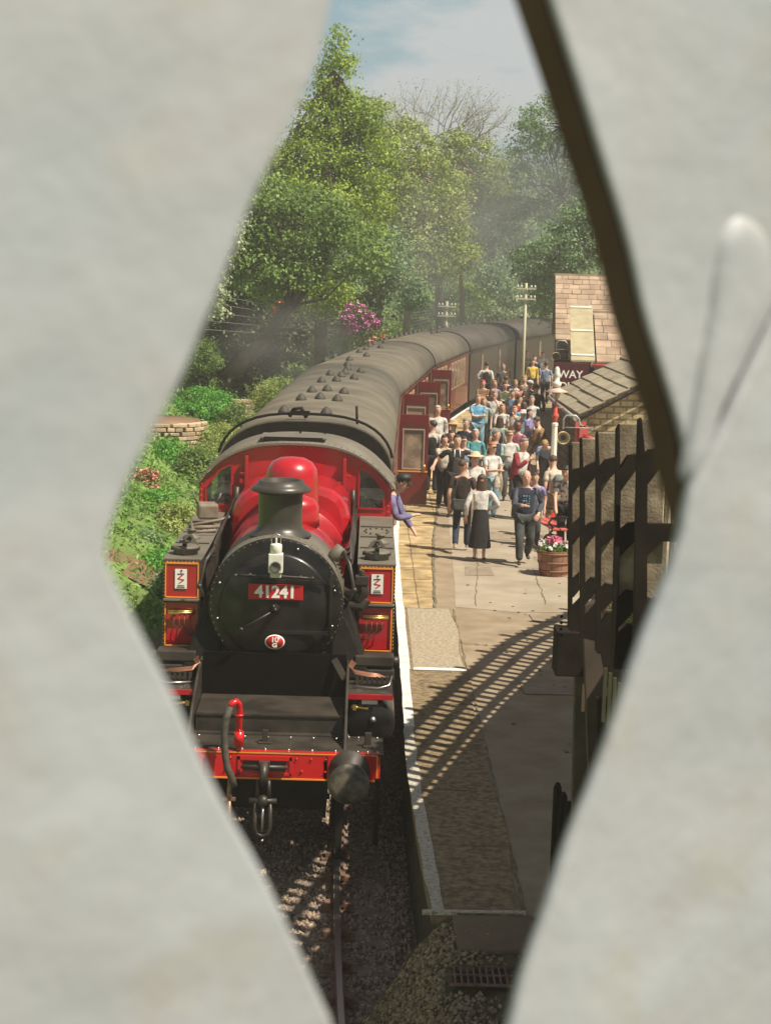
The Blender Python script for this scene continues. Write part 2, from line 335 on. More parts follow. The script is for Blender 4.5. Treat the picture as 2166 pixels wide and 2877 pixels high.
# rails and sleepers
for sx, rlab in ((-1, 'far'), (1, 'near')):
    mb = MB(); mt = MB()
    yy = [10+i*.6 for i in range(15)]+[20+i*3 for i in range(36)]
    for y0, y1 in zip(yy[:-1], yy[1:]):
        P = []
        for y in (y0, y1):
            a = tca(y); c = Vector((tcx(y), y, 0))+Vector((math.cos(a), -math.sin(a), 0))*sx*.753; P.append(c)
        mb.bar(P[0]-Vector((0,0,.02)), P[1]-Vector((0,0,.02)), .068, .036); mb.bar(P[0]-Vector((0,0,.08)), P[1]-Vector((0,0,.08)), .018, .1); mb.bar(P[0]-Vector((0,0,.13)), P[1]-Vector((0,0,.13)), .13, .012)
        mt.bar(P[0]-Vector((0,0,.0005)), P[1]-Vector((0,0,.0005)), .05, .006)
    o = mb.build('rail', M_rust, label='right hand rail with a shiny worn top beside the platform' if sx > 0 else 'left hand rail hidden in shade under the engine', cat='rail')
    mt.build('rail_head', M_rail, o)
    for y in [13.3+k*.74 for k in range(7)]:
        a = tcx(y)+sx*.753
        MB().box((a+sx*.0, y, -.135), (.34, .17, .03)).box((a-.09, y, -.095), (.07, .12, .07)).box((a+.09, y, -.095), (.07, .12, .07)).box((a+.06, y, -.06), (.05, .17, .05)).build('chair', M_rust, o)
for k in range(22):
    y = 13.3+k*.74
    MB().box((tcx(y), y, -.20), (2.5, .25, .10), (0, 0, R(rnd.uniform(-1, 1)))).build('sleeper', M_sleep, label='weathered timber sleeper lying in the ballast, one of an even row', cat='sleeper', group='sleepers under the track', bevel=.008)

# ------------------------------------------------------------ steam engine
M_red = mat('glossy_crimson', (.44, .007, .016), .3, coat=.6, c2=(.27, .012, .014), sc=2.6, lo=.42, hi=.78, bump=.04, bsc=9, det=10)
M_bred = mat('buffer_beam_red', (.62, .010, .012), .3, coat=.5, c2=(.52, .008, .01), sc=2)
M_blk = mat('gloss_black', (.008, .0065, .006), .3, spec=.3, coat=.12, c2=(.02, .018, .016), sc=5)
M_sat = mat('satin_black', (.022, .018, .014), .45, c2=(.055, .045, .034), sc=3, bump=.05)
M_dust = mat('dusty_grey_black', (.115, .10, .075), .6, c2=(.17, .15, .115), sc=2.2, lo=.3, hi=.7, bump=.08)
M_chim = mat('chimney_black', (.038, .033, .026), .36, c2=(.06, .053, .042), sc=4, bump=.05)
M_or = mat('orange_lining', (.80, .30, .04), .5)
M_brass = mat('brass', (.75, .50, .16), .3, .9)
M_cop = mat('copper_pipe', (.36, .17, .11), .4, .6)
M_steel = mat('bright_steel', (.55, .53, .50), .32, .9)
M_cream = mat('cream_white', (.78, .76, .68), .45, c2=(.62, .6, .52), sc=12)
M_plate = mat('plate_red', (.45, .012, .018), .35)
M_wht = mat('lettering_white', (.85, .82, .76), .5)
M_glass = mat('dark_window_glass', (.03, .035, .035), .06, spec=.8)
M_rub = mat('rubber_hose', (.045, .038, .03), .7, c2=(.08, .07, .055), sc=20, bump=.3, bsc=120)
E0 = thing('steam_engine', 'crimson and black steam tank engine number 41241 standing at the platform', 'steam engine', (0, 17, 0))
def P_(mb, name, m, par=E0, bevel=0, **kw): return mb.build(name, m, par, bevel, **kw)
# buffer beam
bb = P_(MB().box((0, .03, 1.09), (2.36, .06, .30)), 'buffer_beam', M_bred, bevel=.004)
mb = MB(); 
for z in (1.225, .955): mb.box((0, -.003, z), (2.30, .006, .016))
for x in (-1.15, 1.15): mb.box((x, -.003, 1.09), (.016, .006, .27))
P_(mb, 'lining', M_or, bb)
mb = MB()
for x in [-.95+i*.075 for i in range(25)]:
    if abs(x) > .32 and abs(abs(x)-.865) > .12 and rnd.random() < .75: mb.sph((x, -.008, 1.17), .012, 6, 4)
for x in (-.56, -.4, .38, .62, .98, -1.05): mb.sph((x, -.008, 1.04), .013, 6, 4)
P_(mb, 'rivets', M_bred, bb)
P_(MB().box((0, -.006, 1.17), (.56, .012, .05)).box((0, -.006, 1.0), (.56, .012, .03)).box((-.265, -.006, 1.09), (.03, .012, .2)).box((.265, -.006, 1.09), (.03, .012, .2)), 'coupling_plate', M_bred, bb, bevel=.003)
P_(MB().box((0, -.002, 1.085), (.44, .01, .10)), 'draw_slot', M_dark, bb)
for x in (-.865, .865):
    bf = P_(MB().lathe([(.21, -.005), (.21, -.03), (.14, -.06), (.125, -.36), (.10, -.37)], (x, 0, 1.07), 'Y', 24), 'buffer', M_sat)
    P_(MB().box((x, -.012, 1.12), (.44, .02, .21)), 'mounting_plate', M_bred, bf, bevel=.004)
    P_(MB().lathe([(.06, -.3), (.06, -.48), (.19, -.485), (.21, -.50), (.205, -.52), (.15, -.533), (.001, -.54)], (x, 0, 1.07), 'Y', 32), 'buffer_head', mat('greasy_buffer_face', (.045, .038, .03), .45, c2=(.14, .12, .09), sc=7, lo=.45, hi=.6), bf)
# coupling
cp = P_(MB().tube([(0, 0, 1.1), (0, -.10, 1.12), (0, -.17, 1.10), (0, -.21, 1.03), (0, -.19, .96), (0, -.13, .95)], [.04, .045, .045, .042, .035, .02], 10).box((0, -.05, 1.1), (.11, .06, .1)).tube([(-.24, -.05, 1.09), (.24, -.05, 1.09)], .022, 8), 'coupling', M_sat)
P_(MB().tube([(-.055, -.18, .99), (-.06, -.19, .80)], .02, 8).tube([(.055, -.18, .99), (.06, -.19, .80)], .02, 8).tube([(-.14, -.2, .78), (.14, -.2, .78)], .028, 8).sph((0, -.2, .78), .06, 10, 8).tube([(-.075, -.2, .76), (-.08, -.2, .50), (-.06, -.2, .43), (0, -.2, .405), (.06, -.2, .43), (.08, -.2, .50), (.075, -.2, .76)], .02, 8), 'screw_link', M_sat, cp)
P_(MB().tube([(0, -.2, .72), (0, -.2, .46)], .014, 8).sph((0, -.2, .36), .016, 8, 6), 'screw_thread', M_steel, cp)
# vacuum hose and red standpipe
sp_ = P_(MB().tube([(-.27, .02, 1.24), (-.27, .02, 1.66), (-.275, 0, 1.73), (-.30, -.03, 1.765), (-.34, -.05, 1.75), (-.36, -.06, 1.71)], .034, 12).tube([(-.27, .02, 1.30), (-.27, .02, 1.44)], .05, 12).lathe([(.046, 1.60), (.046, 1.62)], (-.27, .02, 0), 'Z', 12), 'standpipe', M_bred)
P_(MB().tube([(-.36, -.06, 1.72), (-.395, -.08, 1.60), (-.41, -.10, 1.44), (-.40, -.12, 1.26), (-.37, -.15, 1.10), (-.32, -.14, .98), (-.30, -.12, .9)], .037, 12), 'vacuum_hose', M_rub, sp_)
P_(MB().tube([(-.34, -.08, .98), (-.35, -.10, .84), (-.35, -.10, .76)], .028, 10).box((-.35, -.1, .76), (.13, .04, .03)).tube([(-.35, -.10, .74), (-.35, -.08, .4)], .024, 10), 'steam_heating_pipe', mat('tarnished_copper', (.3, .19, .13), .45, .6), sp_)
# front deck
dk = P_(MB().box((0, .34, 1.225), (2.42, .68, .02)).box((0, .02, 1.232), (2.44, .05, .012)), 'footplate', M_sat, bevel=.003)
P_(MB().box((0, .71, 1.33), (1.56, .02, .18)).box((0, .66, 1.242), (1.56, .10, .02)), 'riser_plate', M_sat)
P_(MB().prism([(-.78, .70, 1.42), (.78, .70, 1.42), (.78, 1.40, 1.46), (-.78, 1.40, 1.46)], (0, 0, .015)).box((0, .70, 1.438), (1.56, .03, .022)), 'front_apron', M_sat)
P_(MB().box((0, 1.50, 1.68), (1.58, .03, .50)), 'saddle_front', mat('saddle_shade_black', (.004, .003, .0025), .9, spec=.1))  # near-black sheet with the shade under the smokebox put into its colour
for sx in (-1, 1): P_(MB().prism([(sx*.60, 1.78, 2.62), (sx*.80, 1.78, 2.50), (sx*.93, 1.70, 2.05), (sx*1.08, 1.62, 1.62), (sx*.62, 1.62, 1.62)], (0, .34, 0)), 'steam_pipe_casing', M_dark, bevel=.03)
P_(MB().bar((.66, 1.48, 1.88), (.79, 1.3, 1.70), .07, .03, (0, 1, 0)), 'stay_plate', M_sat)
mb = MB()
for x in [-.72+i*.24 for i in range(7)]:
    for y_, z_ in ((.46, 1.263), (.06, 1.243)): mb.sph((x, y_, z_), .014, 6, 4)
for x in (-1.15, -.95, .85, .95, 1.05, 1.15): 
    for y_ in (.06, .6): mb.sph((x, y_, 1.243), .012, 6, 4)
P_(mb, 'bolts', M_steel, dk)
P_(MB().box((-.02, .33, 1.30), (.06, .03, .16)).box((-.02, .33, 1.245), (.14, .1, .02)), 'lamp_bracket', M_sat, dk, bevel=.006)
P_(MB().box((1.05, .3, 1.30), (.07, .03, .17)).box((1.05, .3, 1.245), (.1, .14, .02)), 'lamp_bracket', M_sat, dk, bevel=.006)
for sx in (-1, 1):
    P_(MB().prism([(sx*.80, .12, 1.23), (sx*.80, .5, 1.23), (sx*.80, 1.7, 1.23), (sx*.80, 1.7, 1.84), (sx*.80, 1.2, 1.76), (sx*.80, .55, 1.50), (sx*.80, .28, 1.32)], (sx*.028, 0, 0)), 'frame_plate', M_sat, bevel=.006)
    # raised running plate with red edge
    rp = P_(MB().box((sx*1.06, 2.4, 1.60), (.50, 2.8, .02)), 'running_plate', M_sat)
    P_(MB().box((sx*1.06, .985, 1.59), (.50, .03, .055)), 'red_edging', M_red, rp)
    P_(MB().box((sx*1.06, .968, 1.535), (.17, .01, .04)), 'maker_plate', M_steel, rp)
    cy = P_(MB().lathe([(.001, -.05), (.23, -.05), (.26, -.03), (.27, .0), (.27, .9)], (sx*1.07, 1.05, 1.29), 'Y', 28), 'cylinder', M_blk)
    P_(MB().sph((sx*1.10, .98, 1.34), .035, 10, 8), 'cover_boss', M_steel, cy)
    P_(MB().tube([(sx*.86, 1.0, 1.47), (sx*1.05, 1.0, 1.46)], .02, 8).box((sx*.90, .99, 1.47), (.04, .03, .06)), 'drain_cock', M_brass, cy)
    P_(MB().lathe([(.001, -.02), (.11, -.02), (.12, 0), (.12, .5)], (sx*.93, 1.15, 1.5), 'Y', 16), 'valve_chest', M_sat, cy)
    # lubricator and copper pipes on running plate
    lb = P_(MB().box((sx*1.10, 1.75, 1.83), (.44, .22, .13)).box((sx*1.10, 1.72, 1.68), (.46, .14, .12)), 'lubricator_box', M_sat, bevel=.02)
    P_(MB().lathe([(.05, -.05), (.05, .05)], (sx*1.33, 1.7, 1.83), 'X', 12).lathe([(.045, 0), (.045, .14)], (sx*.80, 1.7, 1.80), 'X', 12), 'end_caps', M_sat, lb)
    mb = MB()
    for k in range(5):
        z = 1.70+.009*k
        mb.tube([(sx*(1.27-.02*k), 1.47, z-.05), (sx*(1.24-.02*k), 1.44, z), (sx*1.05, 1.42+k*.006, z+.01), (sx*.90, 1.42+k*.006, z+.03), (sx*(.85-.008*k), 1.47, z+.07), (sx*(.90-.012*k), 1.58, z+.12)], .0062, 6)
    P_(mb, 'copper_pipes', M_cop, lb)
    P_(MB().tube([(sx*.86, 1.25, 1.64), (sx*1.15, 1.22, 1.63), (sx*1.27, 1.25, 1.66), (sx*1.3, 1.35, 1.74)], .009, 6), 'bent_pipe', M_steel, lb)
    mb = MB()
    for k in range(7): mb.box((sx*(.92+k*.055), 1.45, 1.665), (.035, .08, .09))
    P_(mb, 'oil_feeds', M_sat, lb)
    # side tank
    xi, xo = .89, 1.32; cx = sx*(xi+xo)/2; w = xo-xi
    tk = P_(MB().box((cx, 4.1, 2.32), (w, 3.8, 1.0)), 'side_tank', M_sat, bevel=.006)
    P_(MB().box((cx, 4.1, 2.828), (w+.01, 3.8, .014)), 'tank_top', M_dust, tk)
    P_(MB().box((cx, 2.19, 2.60), (w-.05, .03, .40)), 'front_panel', M_red, tk, bevel=.002)
    mb = MB(); f = 2.17
    mb.box((cx, f, 2.79), (w-.06, .012, .018)).box((cx+sx*(w/2-.03), f, 2.59), (.014, .012, .40)).box((cx-sx*(w/2-.03), f, 2.59), (.014, .012, .40)).box((cx, f, 2.395), (w-.06, .012, .012))
    mb.box((cx+sx*(w/2-.03), f, 2.08), (.014, .012, .5)).box((cx, f, 1.835), (w-.06, .012, .012))
    P_(mb, 'lining', M_or, tk)
    mb = MB()
    for z in [1.86+i*.042 for i in range(23)]: mb.sph((cx+sx*(w/2-.008), 2.195, z), .009, 5, 3)
    for i in range(9): mb.sph((cx-.17+i*.0425, 2.17, 2.808), .007, 5, 3)
    P_(mb, 'rivets', M_brass if sx < 5 else M_steel, tk)
    P_(MB().box((cx, 2.16, 2.37), (w-.02, .06, .02)), 'ledge', M_dust, tk)
    P_(MB().box((cx, 2.20, 2.09), (w-.06, .02, .48)), 'lower_panel', M_red, tk)
    P_(MB().tube([(cx-.15, 2.14, 2.22), (cx+.15, 2.14, 2.22)], .02, 8).tube([(cx-.15, 2.14, 2.245), (cx+.15, 2.14, 2.245)], .008, 6), 'brass_manifold', M_brass, tk)
    mb = MB()
    for k in range(4): mb.tube([(cx-sx*(.10-.06*k), 2.14, 2.20), (cx-sx*(.10-.06*k), 2.12, 2.08), (cx-sx*(.15-.02*k), 2.12, 1.99-.006*k), (cx-sx*.24, 2.14, 1.95)], .0055, 5)
    P_(mb, 'manifold_pipes', mat('dull_brown_pipe', (.12, .06, .035), .5, .4), tk)
    # warning notice: overhead live wire sign
    nx_ = cx+sx*.01
    wn = P_(MB().box((nx_, 2.165, 2.61), (.135, .006, .225)), 'warning_notice', M_wht, tk)
    mr_ = mat('warning_red', (.55, .03, .03), .5); mg_ = mat('notice_grey', (.10, .09, .10), .6)
    P_(MB().bar((nx_-.04, 2.16, 2.665), (nx_+.035, 2.16, 2.668), .012, .003, (0,1,0)).bar((nx_+.005, 2.16, 2.70), (nx_+.0, 2.16, 2.665), .008, .003, (0,1,0)).prism([(nx_-.015, 2.1585, 2.70), (nx_+.022, 2.1585, 2.70), (nx_+.004, 2.1585, 2.72)], (0, .002, 0)), 'wire_symbol', mg_, wn)
    P_(MB().bar((nx_+.02, 2.16, 2.66), (nx_-.035, 2.16, 2.61), .012, .003, (0,1,0)).bar((nx_-.035, 2.16, 2.612), (nx_+.035, 2.16, 2.60), .011, .003, (0,1,0)).bar((nx_+.035, 2.16, 2.60), (nx_-.02, 2.16, 2.56), .010, .003, (0,1,0)), 'lightning_flash', mr_, wn)
    P_(MB().box((nx_, 2.16, 2.535), (.075, .003, .007)).box((nx_, 2.16, 2.515), (.09, .003, .009)), 'notice_lines', mg_, wn)
    # tank top fittings
    fl = P_(MB().lathe([(.14, 2.83), (.14, 2.90), (.155, 2.905), (.155, 2.925), (.12, 2.94), (.001, 2.945)], (cx, 2.55, 0), 'Z', 24), 'filler_lid', M_dust, tk)
    P_(MB().box((cx, 2.42, 2.93), (.05, .06, .14)).box((cx, 2.5, 2.96), (.035, .22, .025)).tube([(cx-.06, 2.42, 3.0), (cx+.06, 2.42, 3.0)], .012, 6).tube([(cx, 2.42, 2.95), (cx, 2.40, 3.04)], .014, 6).box((cx+.14, 2.55, 2.9), (.04, .05, .04)).box((cx-.15, 2.55, 2.9), (.04, .05, .04)), 'lid_clamp', M_sat, fl)
    if sx > 0: pl_ = [(cx-.13, 2.95, 2.83), (cx+.12, 2.95, 2.83), (cx+.10, 2.95, 2.92), (cx+.04, 2.95, 2.99), (cx-.04, 2.95, 2.99), (cx-.10, 2.95, 2.92)]
    else: pl_ = [(cx-.14, 2.95, 2.83), (cx+.14, 2.95, 2.83), (cx+.03, 2.95, 3.0), (cx-.03, 2.95, 3.0)]
    P_(MB().prism(pl_, (0, .022, 0)), 'lifting_eye', M_dust, tk)
    P_(MB().lathe([(.028, -.004), (.028, .0)], (cx, 2.945, 2.95), 'Y', 12), 'eye_hole', M_dark, tk)
    P_(MB().box((cx, 3.3, 2.84), (w-.03, .03, .014)).box((cx, 4.15, 2.84), (w-.03, .03, .014)).box((cx, 5.0, 2.84), (w-.03, .03, .014)), 'seam', M_sat, tk)
    P_(MB().lathe([(.11, 2.83), (.10, 2.86), (.05, 2.88), (.05, 2.93), (.07, 2.94), (.001, 2.96)], (cx+sx*.05, 3.7, 0), 'Z', 16), 'tank_vent', M_dust, tk)
    mb = MB()
    for k in range(12):
        a = 2*math.pi*k/12; mb.sph((cx+.15*math.cos(a), 4.6+.24*math.sin(a), 2.846), .014, 6, 4)
    P_(mb, 'stud_ring', M_sat, tk)
    # handrail and balance pipe beside the smokebox
    P_(MB().tube([(sx*.72, 1.9, 3.02), (sx*.80, 1.75, 2.9), (sx*.86, 1.7, 2.62), (sx*.80, 1.68, 2.50)], .022, 8).sph((sx*.86, 1.7, 2.62), .035, 8, 6), 'curved_handrail', M_sat)
    P_(MB().tube([(sx*.80, 2.3, 2.86), (sx*.80, 5.9, 3.06)], .014, 6), 'boiler_handrail', M_sat)
    mb = MB()
    for k in range(5): mb.tube([(sx*(.70+.02*k), 2.1, 3.0-.05*k), (sx*(.78+.01*k), 2.6, 2.96-.05*k), (sx*(.80+.01*k), 4.0, 2.98-.04*k), (sx*(.8+.01*k), 5.9, 2.95)], .012, 5)
    P_(mb, 'pipe_run', M_sat)
    # lower frames, steps, guard irons
    P_(MB().box((sx*.62, 1.6, .85), (.03, 3.2, .6)), 'main_frame', M_dark)
    P_(MB().prism([(sx*.72, .0, .95), (sx*.83, .0, .95), (sx*.80, -.02, .12), (sx*.74, -.02, .12)], (0, .04, 0)), 'guard_iron', M_dark)
    P_(MB().lathe([(.44, -.06), (.46, -.05), (.46, .06), (.40, .07), (.40, .02), (.07, .02), (.07, .09), (.001, .09)], (sx*.74, 1.45, .46), 'X', 32), 'pony_wheel', M_dark)
    for k in range(2): P_(MB().lathe([(.74, -.06), (.76, -.05), (.76, .06), (.70, .07), (.70, .02), (.1, .02), (.1, .09), (.001, .09)], (sx*.74, 4.0+k*2.0, .76), 'X', 32), 'driving_wheel', M_dark)
P_(MB().box((0, 1.4, .34), (1.3, .06, .05)), 'stretcher', M_dark)
P_(MB().box((0, .6, .70), (1.24, .04, .5)), 'cross_plate', M_dark)
P_(MB().tube([(1.16, -.08, 1.0), (1.15, -.06, .3)], .03, 8), 'rail_guard', M_dark)
# smokebox
SC = (0, 0, 2.46)
sb = P_(MB().lathe([(.70, 1.60), (.735, 1.61), (.745, 1.64), (.745, 2.55), (.70, 2.56)], SC, 'Y', 64), 'smokebox', M_dust)
P_(MB().lathe([(.745, 1.598), (.735, 1.585), (.70, 1.578), (.001, 1.578)], SC, 'Y', 64), 'front_plate', M_blk, sb)
mb = MB()
for k in range(60):
    a = 2*math.pi*k/60; mb.sph((.722*math.cos(a), 1.582, 2.46+.722*math.sin(a)), .008, 5, 3); mb.sph((.748*math.cos(a), 1.72, 2.46+.748*math.sin(a)), .009, 5, 3)
P_(mb, 'rivets', M_dust, sb)
DC = (-.0, 0, 2.43)
dr = P_(MB().lathe([(.615, 1.578), (.61, 1.55), (.58, 1.535), (.50, 1.505), (.30, 1.475), (.12, 1.465), (.001, 1.463)], DC, 'Y', 64), 'smokebox_door', M_blk, sb)
mb = MB()
for k in (20, 70, 160, 195, 250, 290, 340, 15): 
    mb.sph((.665*math.cos(R(k)), 1.57, 2.46+.665*math.sin(R(k))), .016, 8, 6)
P_(mb, 'door_dogs', M_steel, sb)
P_(MB().box((.16, 1.475, 2.735), (.78, .02, .045)).box((.26, 1.48, 2.17), (.64, .02, .045)).tube([(.60, 1.52, 2.86), (.60, 1.52, 2.08)], .022, 8).box((.6, 1.53, 2.74), (.07, .05, .09)).box((.6, 1.53, 2.17), (.07, .05, .09)), 'hinge_strap', M_blk, dr, bevel=.006)
P_(MB().tube([(-.44, 1.47, 2.80), (-.3, 1.40, 2.81), (0, 1.385, 2.815), (.3, 1.40, 2.80), (.40, 1.43, 2.79)], .013, 8).sph((-.44, 1.43, 2.80), .022, 8, 6).sph((-.28, 1.42, 2.81), .024, 8, 6).sph((.27, 1.42, 2.80), .024, 8, 6).sph((.40, 1.44, 2.79), .022, 8, 6), 'door_handrail', M_sat, dr)
P_(MB().lathe([(.06, 1.47), (.05, 1.44), (.028, 1.42), (.028, 1.36), (.04, 1.35), (.001, 1.335)], (0.0, 0, 2.44), 'Y', 16), 'door_centre', M_blk, dr)
P_(MB().tube([(-.03, 1.37, 2.42), (-.36, 1.34, 2.22)], .012, 8).sph((-.36, 1.34, 2.22), .024, 8, 6).tube([(0, 1.36, 2.44), (-.02, 1.355, 2.50)], .015, 8), 'dart_handle', M_sat, dr)
npl = P_(MB().box((0, 1.445, 2.625), (.60, .02, .175)), 'number_plate', M_plate, dr, bevel=.008)
text('41241', 'digits', .185, (0, 1.4335, 2.622), (R(90), 0, 0), M_wht, npl, .003, sx=.98, offset=.006)
sh = P_(MB().lathe([(.11, 1.478), (.11, 1.468), (.001, 1.466)], (0, 0, 0), 'Y', 28), 'shed_plate', M_wht, dr); sh.scale = (1, 1, .74); sh.location = (0, 0, 2.06)
s2 = P_(MB().lathe([(.097, 1.468), (.097, 1.462), (.001, 1.461)], (0, 0, 0), 'Y', 28), 'plate_face', M_plate, sh)
text('10', 'digits', .085, (0, 1.459, .035), (R(90), 0, 0), M_wht, sh, .001, offset=.003).scale = (1, 1.3, 1)
text('G', 'letter', .07, (0, 1.459, -.05), (R(90), 0, 0), M_wht, sh, .001, offset=.003).scale = (1.1, 1.2, 1)
# lamp
lm = P_(MB().box((0, 1.36, 2.965), (.155, .14, .21)).lathe([(.055, 3.07), (.065, 3.09), (.065, 3.17), (.03, 3.18)], (0, 1.36, 0), 'Z', 16).box((0, 1.36, 3.2), (.02, .05, .08)).box((0, 1.40, 2.82), (.12, .06, .05)), 'headlamp', M_cream, bevel=.008)
P_(MB().lathe([(.058, 1.275), (.062, 1.29), (.06, 1.25), (.045, 1.262), (.001, 1.27)], (0, 0, 2.93), 'Y', 20), 'lens', mat('lamp_lens', (.10, .09, .07), .1, spec=.8), lm)
P_(MB().tube([(-.05, 1.36, 3.15), (-.05, 1.36, 3.26), (0, 1.36, 3.29), (.05, 1.36, 3.26), (.05, 1.36, 3.15)], .006, 6), 'lamp_handle', M_steel, lm)
# saddle and blast pipe casing below the smokebox
P_(MB().prism([(-.45, 1.64, 1.95), (.45, 1.64, 1.95), (.62, 1.64, 1.5), (-.62, 1.64, 1.5)], (0, .85, 0)), 'saddle', M_dark)
# chimney
ch = P_(MB().lathe([(.355, 3.15), (.34, 3.175), (.28, 3.215), (.254, 3.265), (.246, 3.33), (.25, 3.62), (.26, 3.64), (.335, 3.66), (.345, 3.675), (.30, 3.72), (.262, 3.745), (.25, 3.78), (.215, 3.78), (.21, 3.4)], (0, 2.12, 0), 'Z', 48), 'chimney', M_chim)
P_(MB().lathe([(.21, 3.7), (.001, 3.69)], (0, 2.12, 0), 'Z', 24), 'flue', M_dark, ch)
mb = MB()
for k in range(24):
    a = 2*math.pi*k/24; mb.sph((.34*math.cos(a), 2.12+.34*math.sin(a), 3.185-.12*math.cos(a)**2), .01, 5, 3)
P_(mb, 'rivets', M_chim, ch)
P_(MB().lathe([(.06, 0), (.075, .02), (.075, .16), (.03, .17)], (0, 0, 0), 'Z', 16), 'snifting_valve', M_dust, sb).matrix_local = Matrix.Translation((.60, 1.95, 2.93)) @ Matrix.Rotation(R(42), 4, 'Y')
# steam pipe and whistle valve on the right side of the smokebox
P_(MB().tube([(.70, 2.05, 2.55), (.84, 1.9, 2.50), (.93, 1.8, 2.50), (.97, 1.8, 2.58), (.95, 1.8, 2.66)], .06, 12).tube([(.74, 1.85, 2.42), (.95, 1.78, 2.42), (1.0, 1.8, 2.5)], .055, 12).box((.94, 1.8, 2.72), (.15, .13, .10)).tube([(.94, 1.8, 2.72), (.94, 1.8, 2.83)], .03, 8), 'ejector', M_sat, bevel=.006)
# boiler
P_(MB().lathe([(.71, 2.555), (.715, 2.6), (.72, 3.2), (.76, 5.0), (.74, 5.02)], (0, 0, 2.47), 'Y', 56), 'boiler', M_red)
P_(MB().lathe([(.722, 3.19), (.728, 3.2), (.728, 3.23), (.722, 3.24)], (0, 0, 2.47), 'Y', 56), 'boiler_band', M_red)
P_(MB().lathe([(.742, 4.2), (.75, 4.21), (.75, 4.24), (.742, 4.25)], (0, 0, 2.47), 'Y', 56), 'boiler_band', M_red)
mb = MB(); pr = []
for k in range(13):
    a = math.pi*k/12
    pr.append((.78*math.copysign(abs(math.cos(a))**.55, math.cos(a)), 0, 2.72+.74*abs(math.sin(a))**.62))
pr = [(.78, 0, 1.9)]+pr+[(-.78, 0, 1.9)]
mb.prism([(x, 4.7, z-.06) for x, _, z in pr], (0, 1.3, 0))
fb = P_(mb, 'firebox', M_red, bevel=.11)
P_(MB().lathe([(.36, 3.12), (.355, 3.16), (.335, 3.25), (.33, 3.55), (.31, 3.66), (.25, 3.75), (.15, 3.80), (.001, 3.815)], (.03, 4.25, 0), 'Z', 40), 'dome', M_red)
P_(MB().lathe([(.27, 3.1), (.265, 3.2), (.26, 3.34), (.22, 3.42), (.12, 3.47), (.001, 3.48)], (0.05, 3.25, 0), 'Z', 32, sx=1.35), 'top_feed_cover', M_red)
P_(MB().box((0, 5.93, 3.28), (1.5, .03, .06)), 'firebox_band', M_red)
# cab
cab = P_(MB().box((-1.29, 6.8, 2.4), (.03, 1.55, 1.35)).box((1.29, 6.8, 2.4), (.03, 1.55, 1.35)).box((0, 6.8, 1.6), (2.6, 1.6, .04)).box((0, 7.6, 2.2), (2.6, .03, 1.2)), 'cab', M_red)
def arc(xw, z0, crown, n=24):
    return [(xw*math.sin(-math.pi/2*.999+math.pi*.999*i/n), z0+crown*(math.cos(-math.pi/2+math.pi*i/n))**1.0) for i in range(n+1)]
def roofz(x): # cab roof line
    t = abs(x)/1.32
    return 3.80-.10*t**2-.50*t**3.2
front = [(x, roofz(x)) for x in [-1.30+i*.1 for i in range(27)]]
def sheet_with_holes(x0, x1, zf, zl, holes, y, th):
    """front sheet as columns of quads with window openings"""
    mb = MB(); n = 104
    for i in range(n):
        a = x0+(x1-x0)*i/n; b = x0+(x1-x0)*(i+1)/n; xm = (a+b)/2
        spans = [(zl, min(zf(a), zf(b)))]
        for poly in holes:
            zs = []
            for (xa, za), (xb, zb) in zip(poly, poly[1:]+poly[:1]):
                if (xa-xm)*(xb-xm) < 0: zs.append(za+(zb-za)*(xm-xa)/(xb-xa))
            if len(zs) >= 2: spans = [(zl, min(zs)), (max(zs), spans[0][1])]
        for s0, s1 in spans:
            for yy, in ((y,), (y+th,)): mb.add([(a, yy, s0), (b, yy, s0), (b, yy, s1 if s1 != zf(a) else zf(b)), (a, yy, s1)], [(0, 1, 2, 3)])
        for s0, s1 in spans: mb.add([(a, y, s1), (b, y, s1), (b, y+th, s1), (a, y+th, s1), (a, y, s0), (b, y, s0), (b, y+th, s0), (a, y+th, s0)], [(0, 1, 2, 3), (4, 5, 6, 7)])
    return mb
wins = []
for sx in (-1, 1): wins.append([(sx*.86, 2.94), (sx*1.20, 2.94), (sx*1.21, 3.17), (sx*1.02, 3.42), (sx*.86, 3.50)])
cf = P_(sheet_with_holes(-1.30, 1.30, roofz, 2.6, wins, 6.0, .03), 'cab_front', M_red)
for w_ in wins:
    fr = MB()
    for a, b in zip(w_, w_[1:]+w_[:1]): fr.bar((a[0], 5.99, a[1]), (b[0], 5.99, b[1]), .022, .02, (0, 1, 0))
    wf = P_(fr, 'window_frame', M_red, cf)
    P_(MB().prism([(x, 6.035, z) for x, z in w_], (0, .004, 0)), 'pane', mat('cab_glass', (.6, .65, .62), .03, trans=.95), wf)
mb = MB()
for i in range(25):
    x = -1.22+i*2.44/24; mb.sph((x, 5.985, roofz(x)-.05), .011, 5, 3)
for sx in (-1, 1):
    for k in range(6): mb.sph((sx*1.265, 5.985, 2.9+k*.08), .011, 5, 3)
P_(mb, 'rivets', mat('rivet_red', (.55, .10, .09), .4), cf)
for sx in (-1, 1):
    P_(MB().box((sx*.66, 5.95, 3.35), (.05, .10, .55)).box((sx*.70, 5.93, 3.38), (.10, .04, .04)), 'cab_rib', M_red, cf, bevel=.01)
    P_(MB().tube([(sx*.78, 5.9, 3.2), (sx*.80, 5.9, 2.85)], .035, 8), 'sand_pipe', M_sat, cf)
rf = MB(); xs = [-1.36+i*2.72/30 for i in range(31)]
rz_ = lambda x: roofz(x*1.32/1.36)+.012
top = [(x, rz_(x)) for x in xs]; 
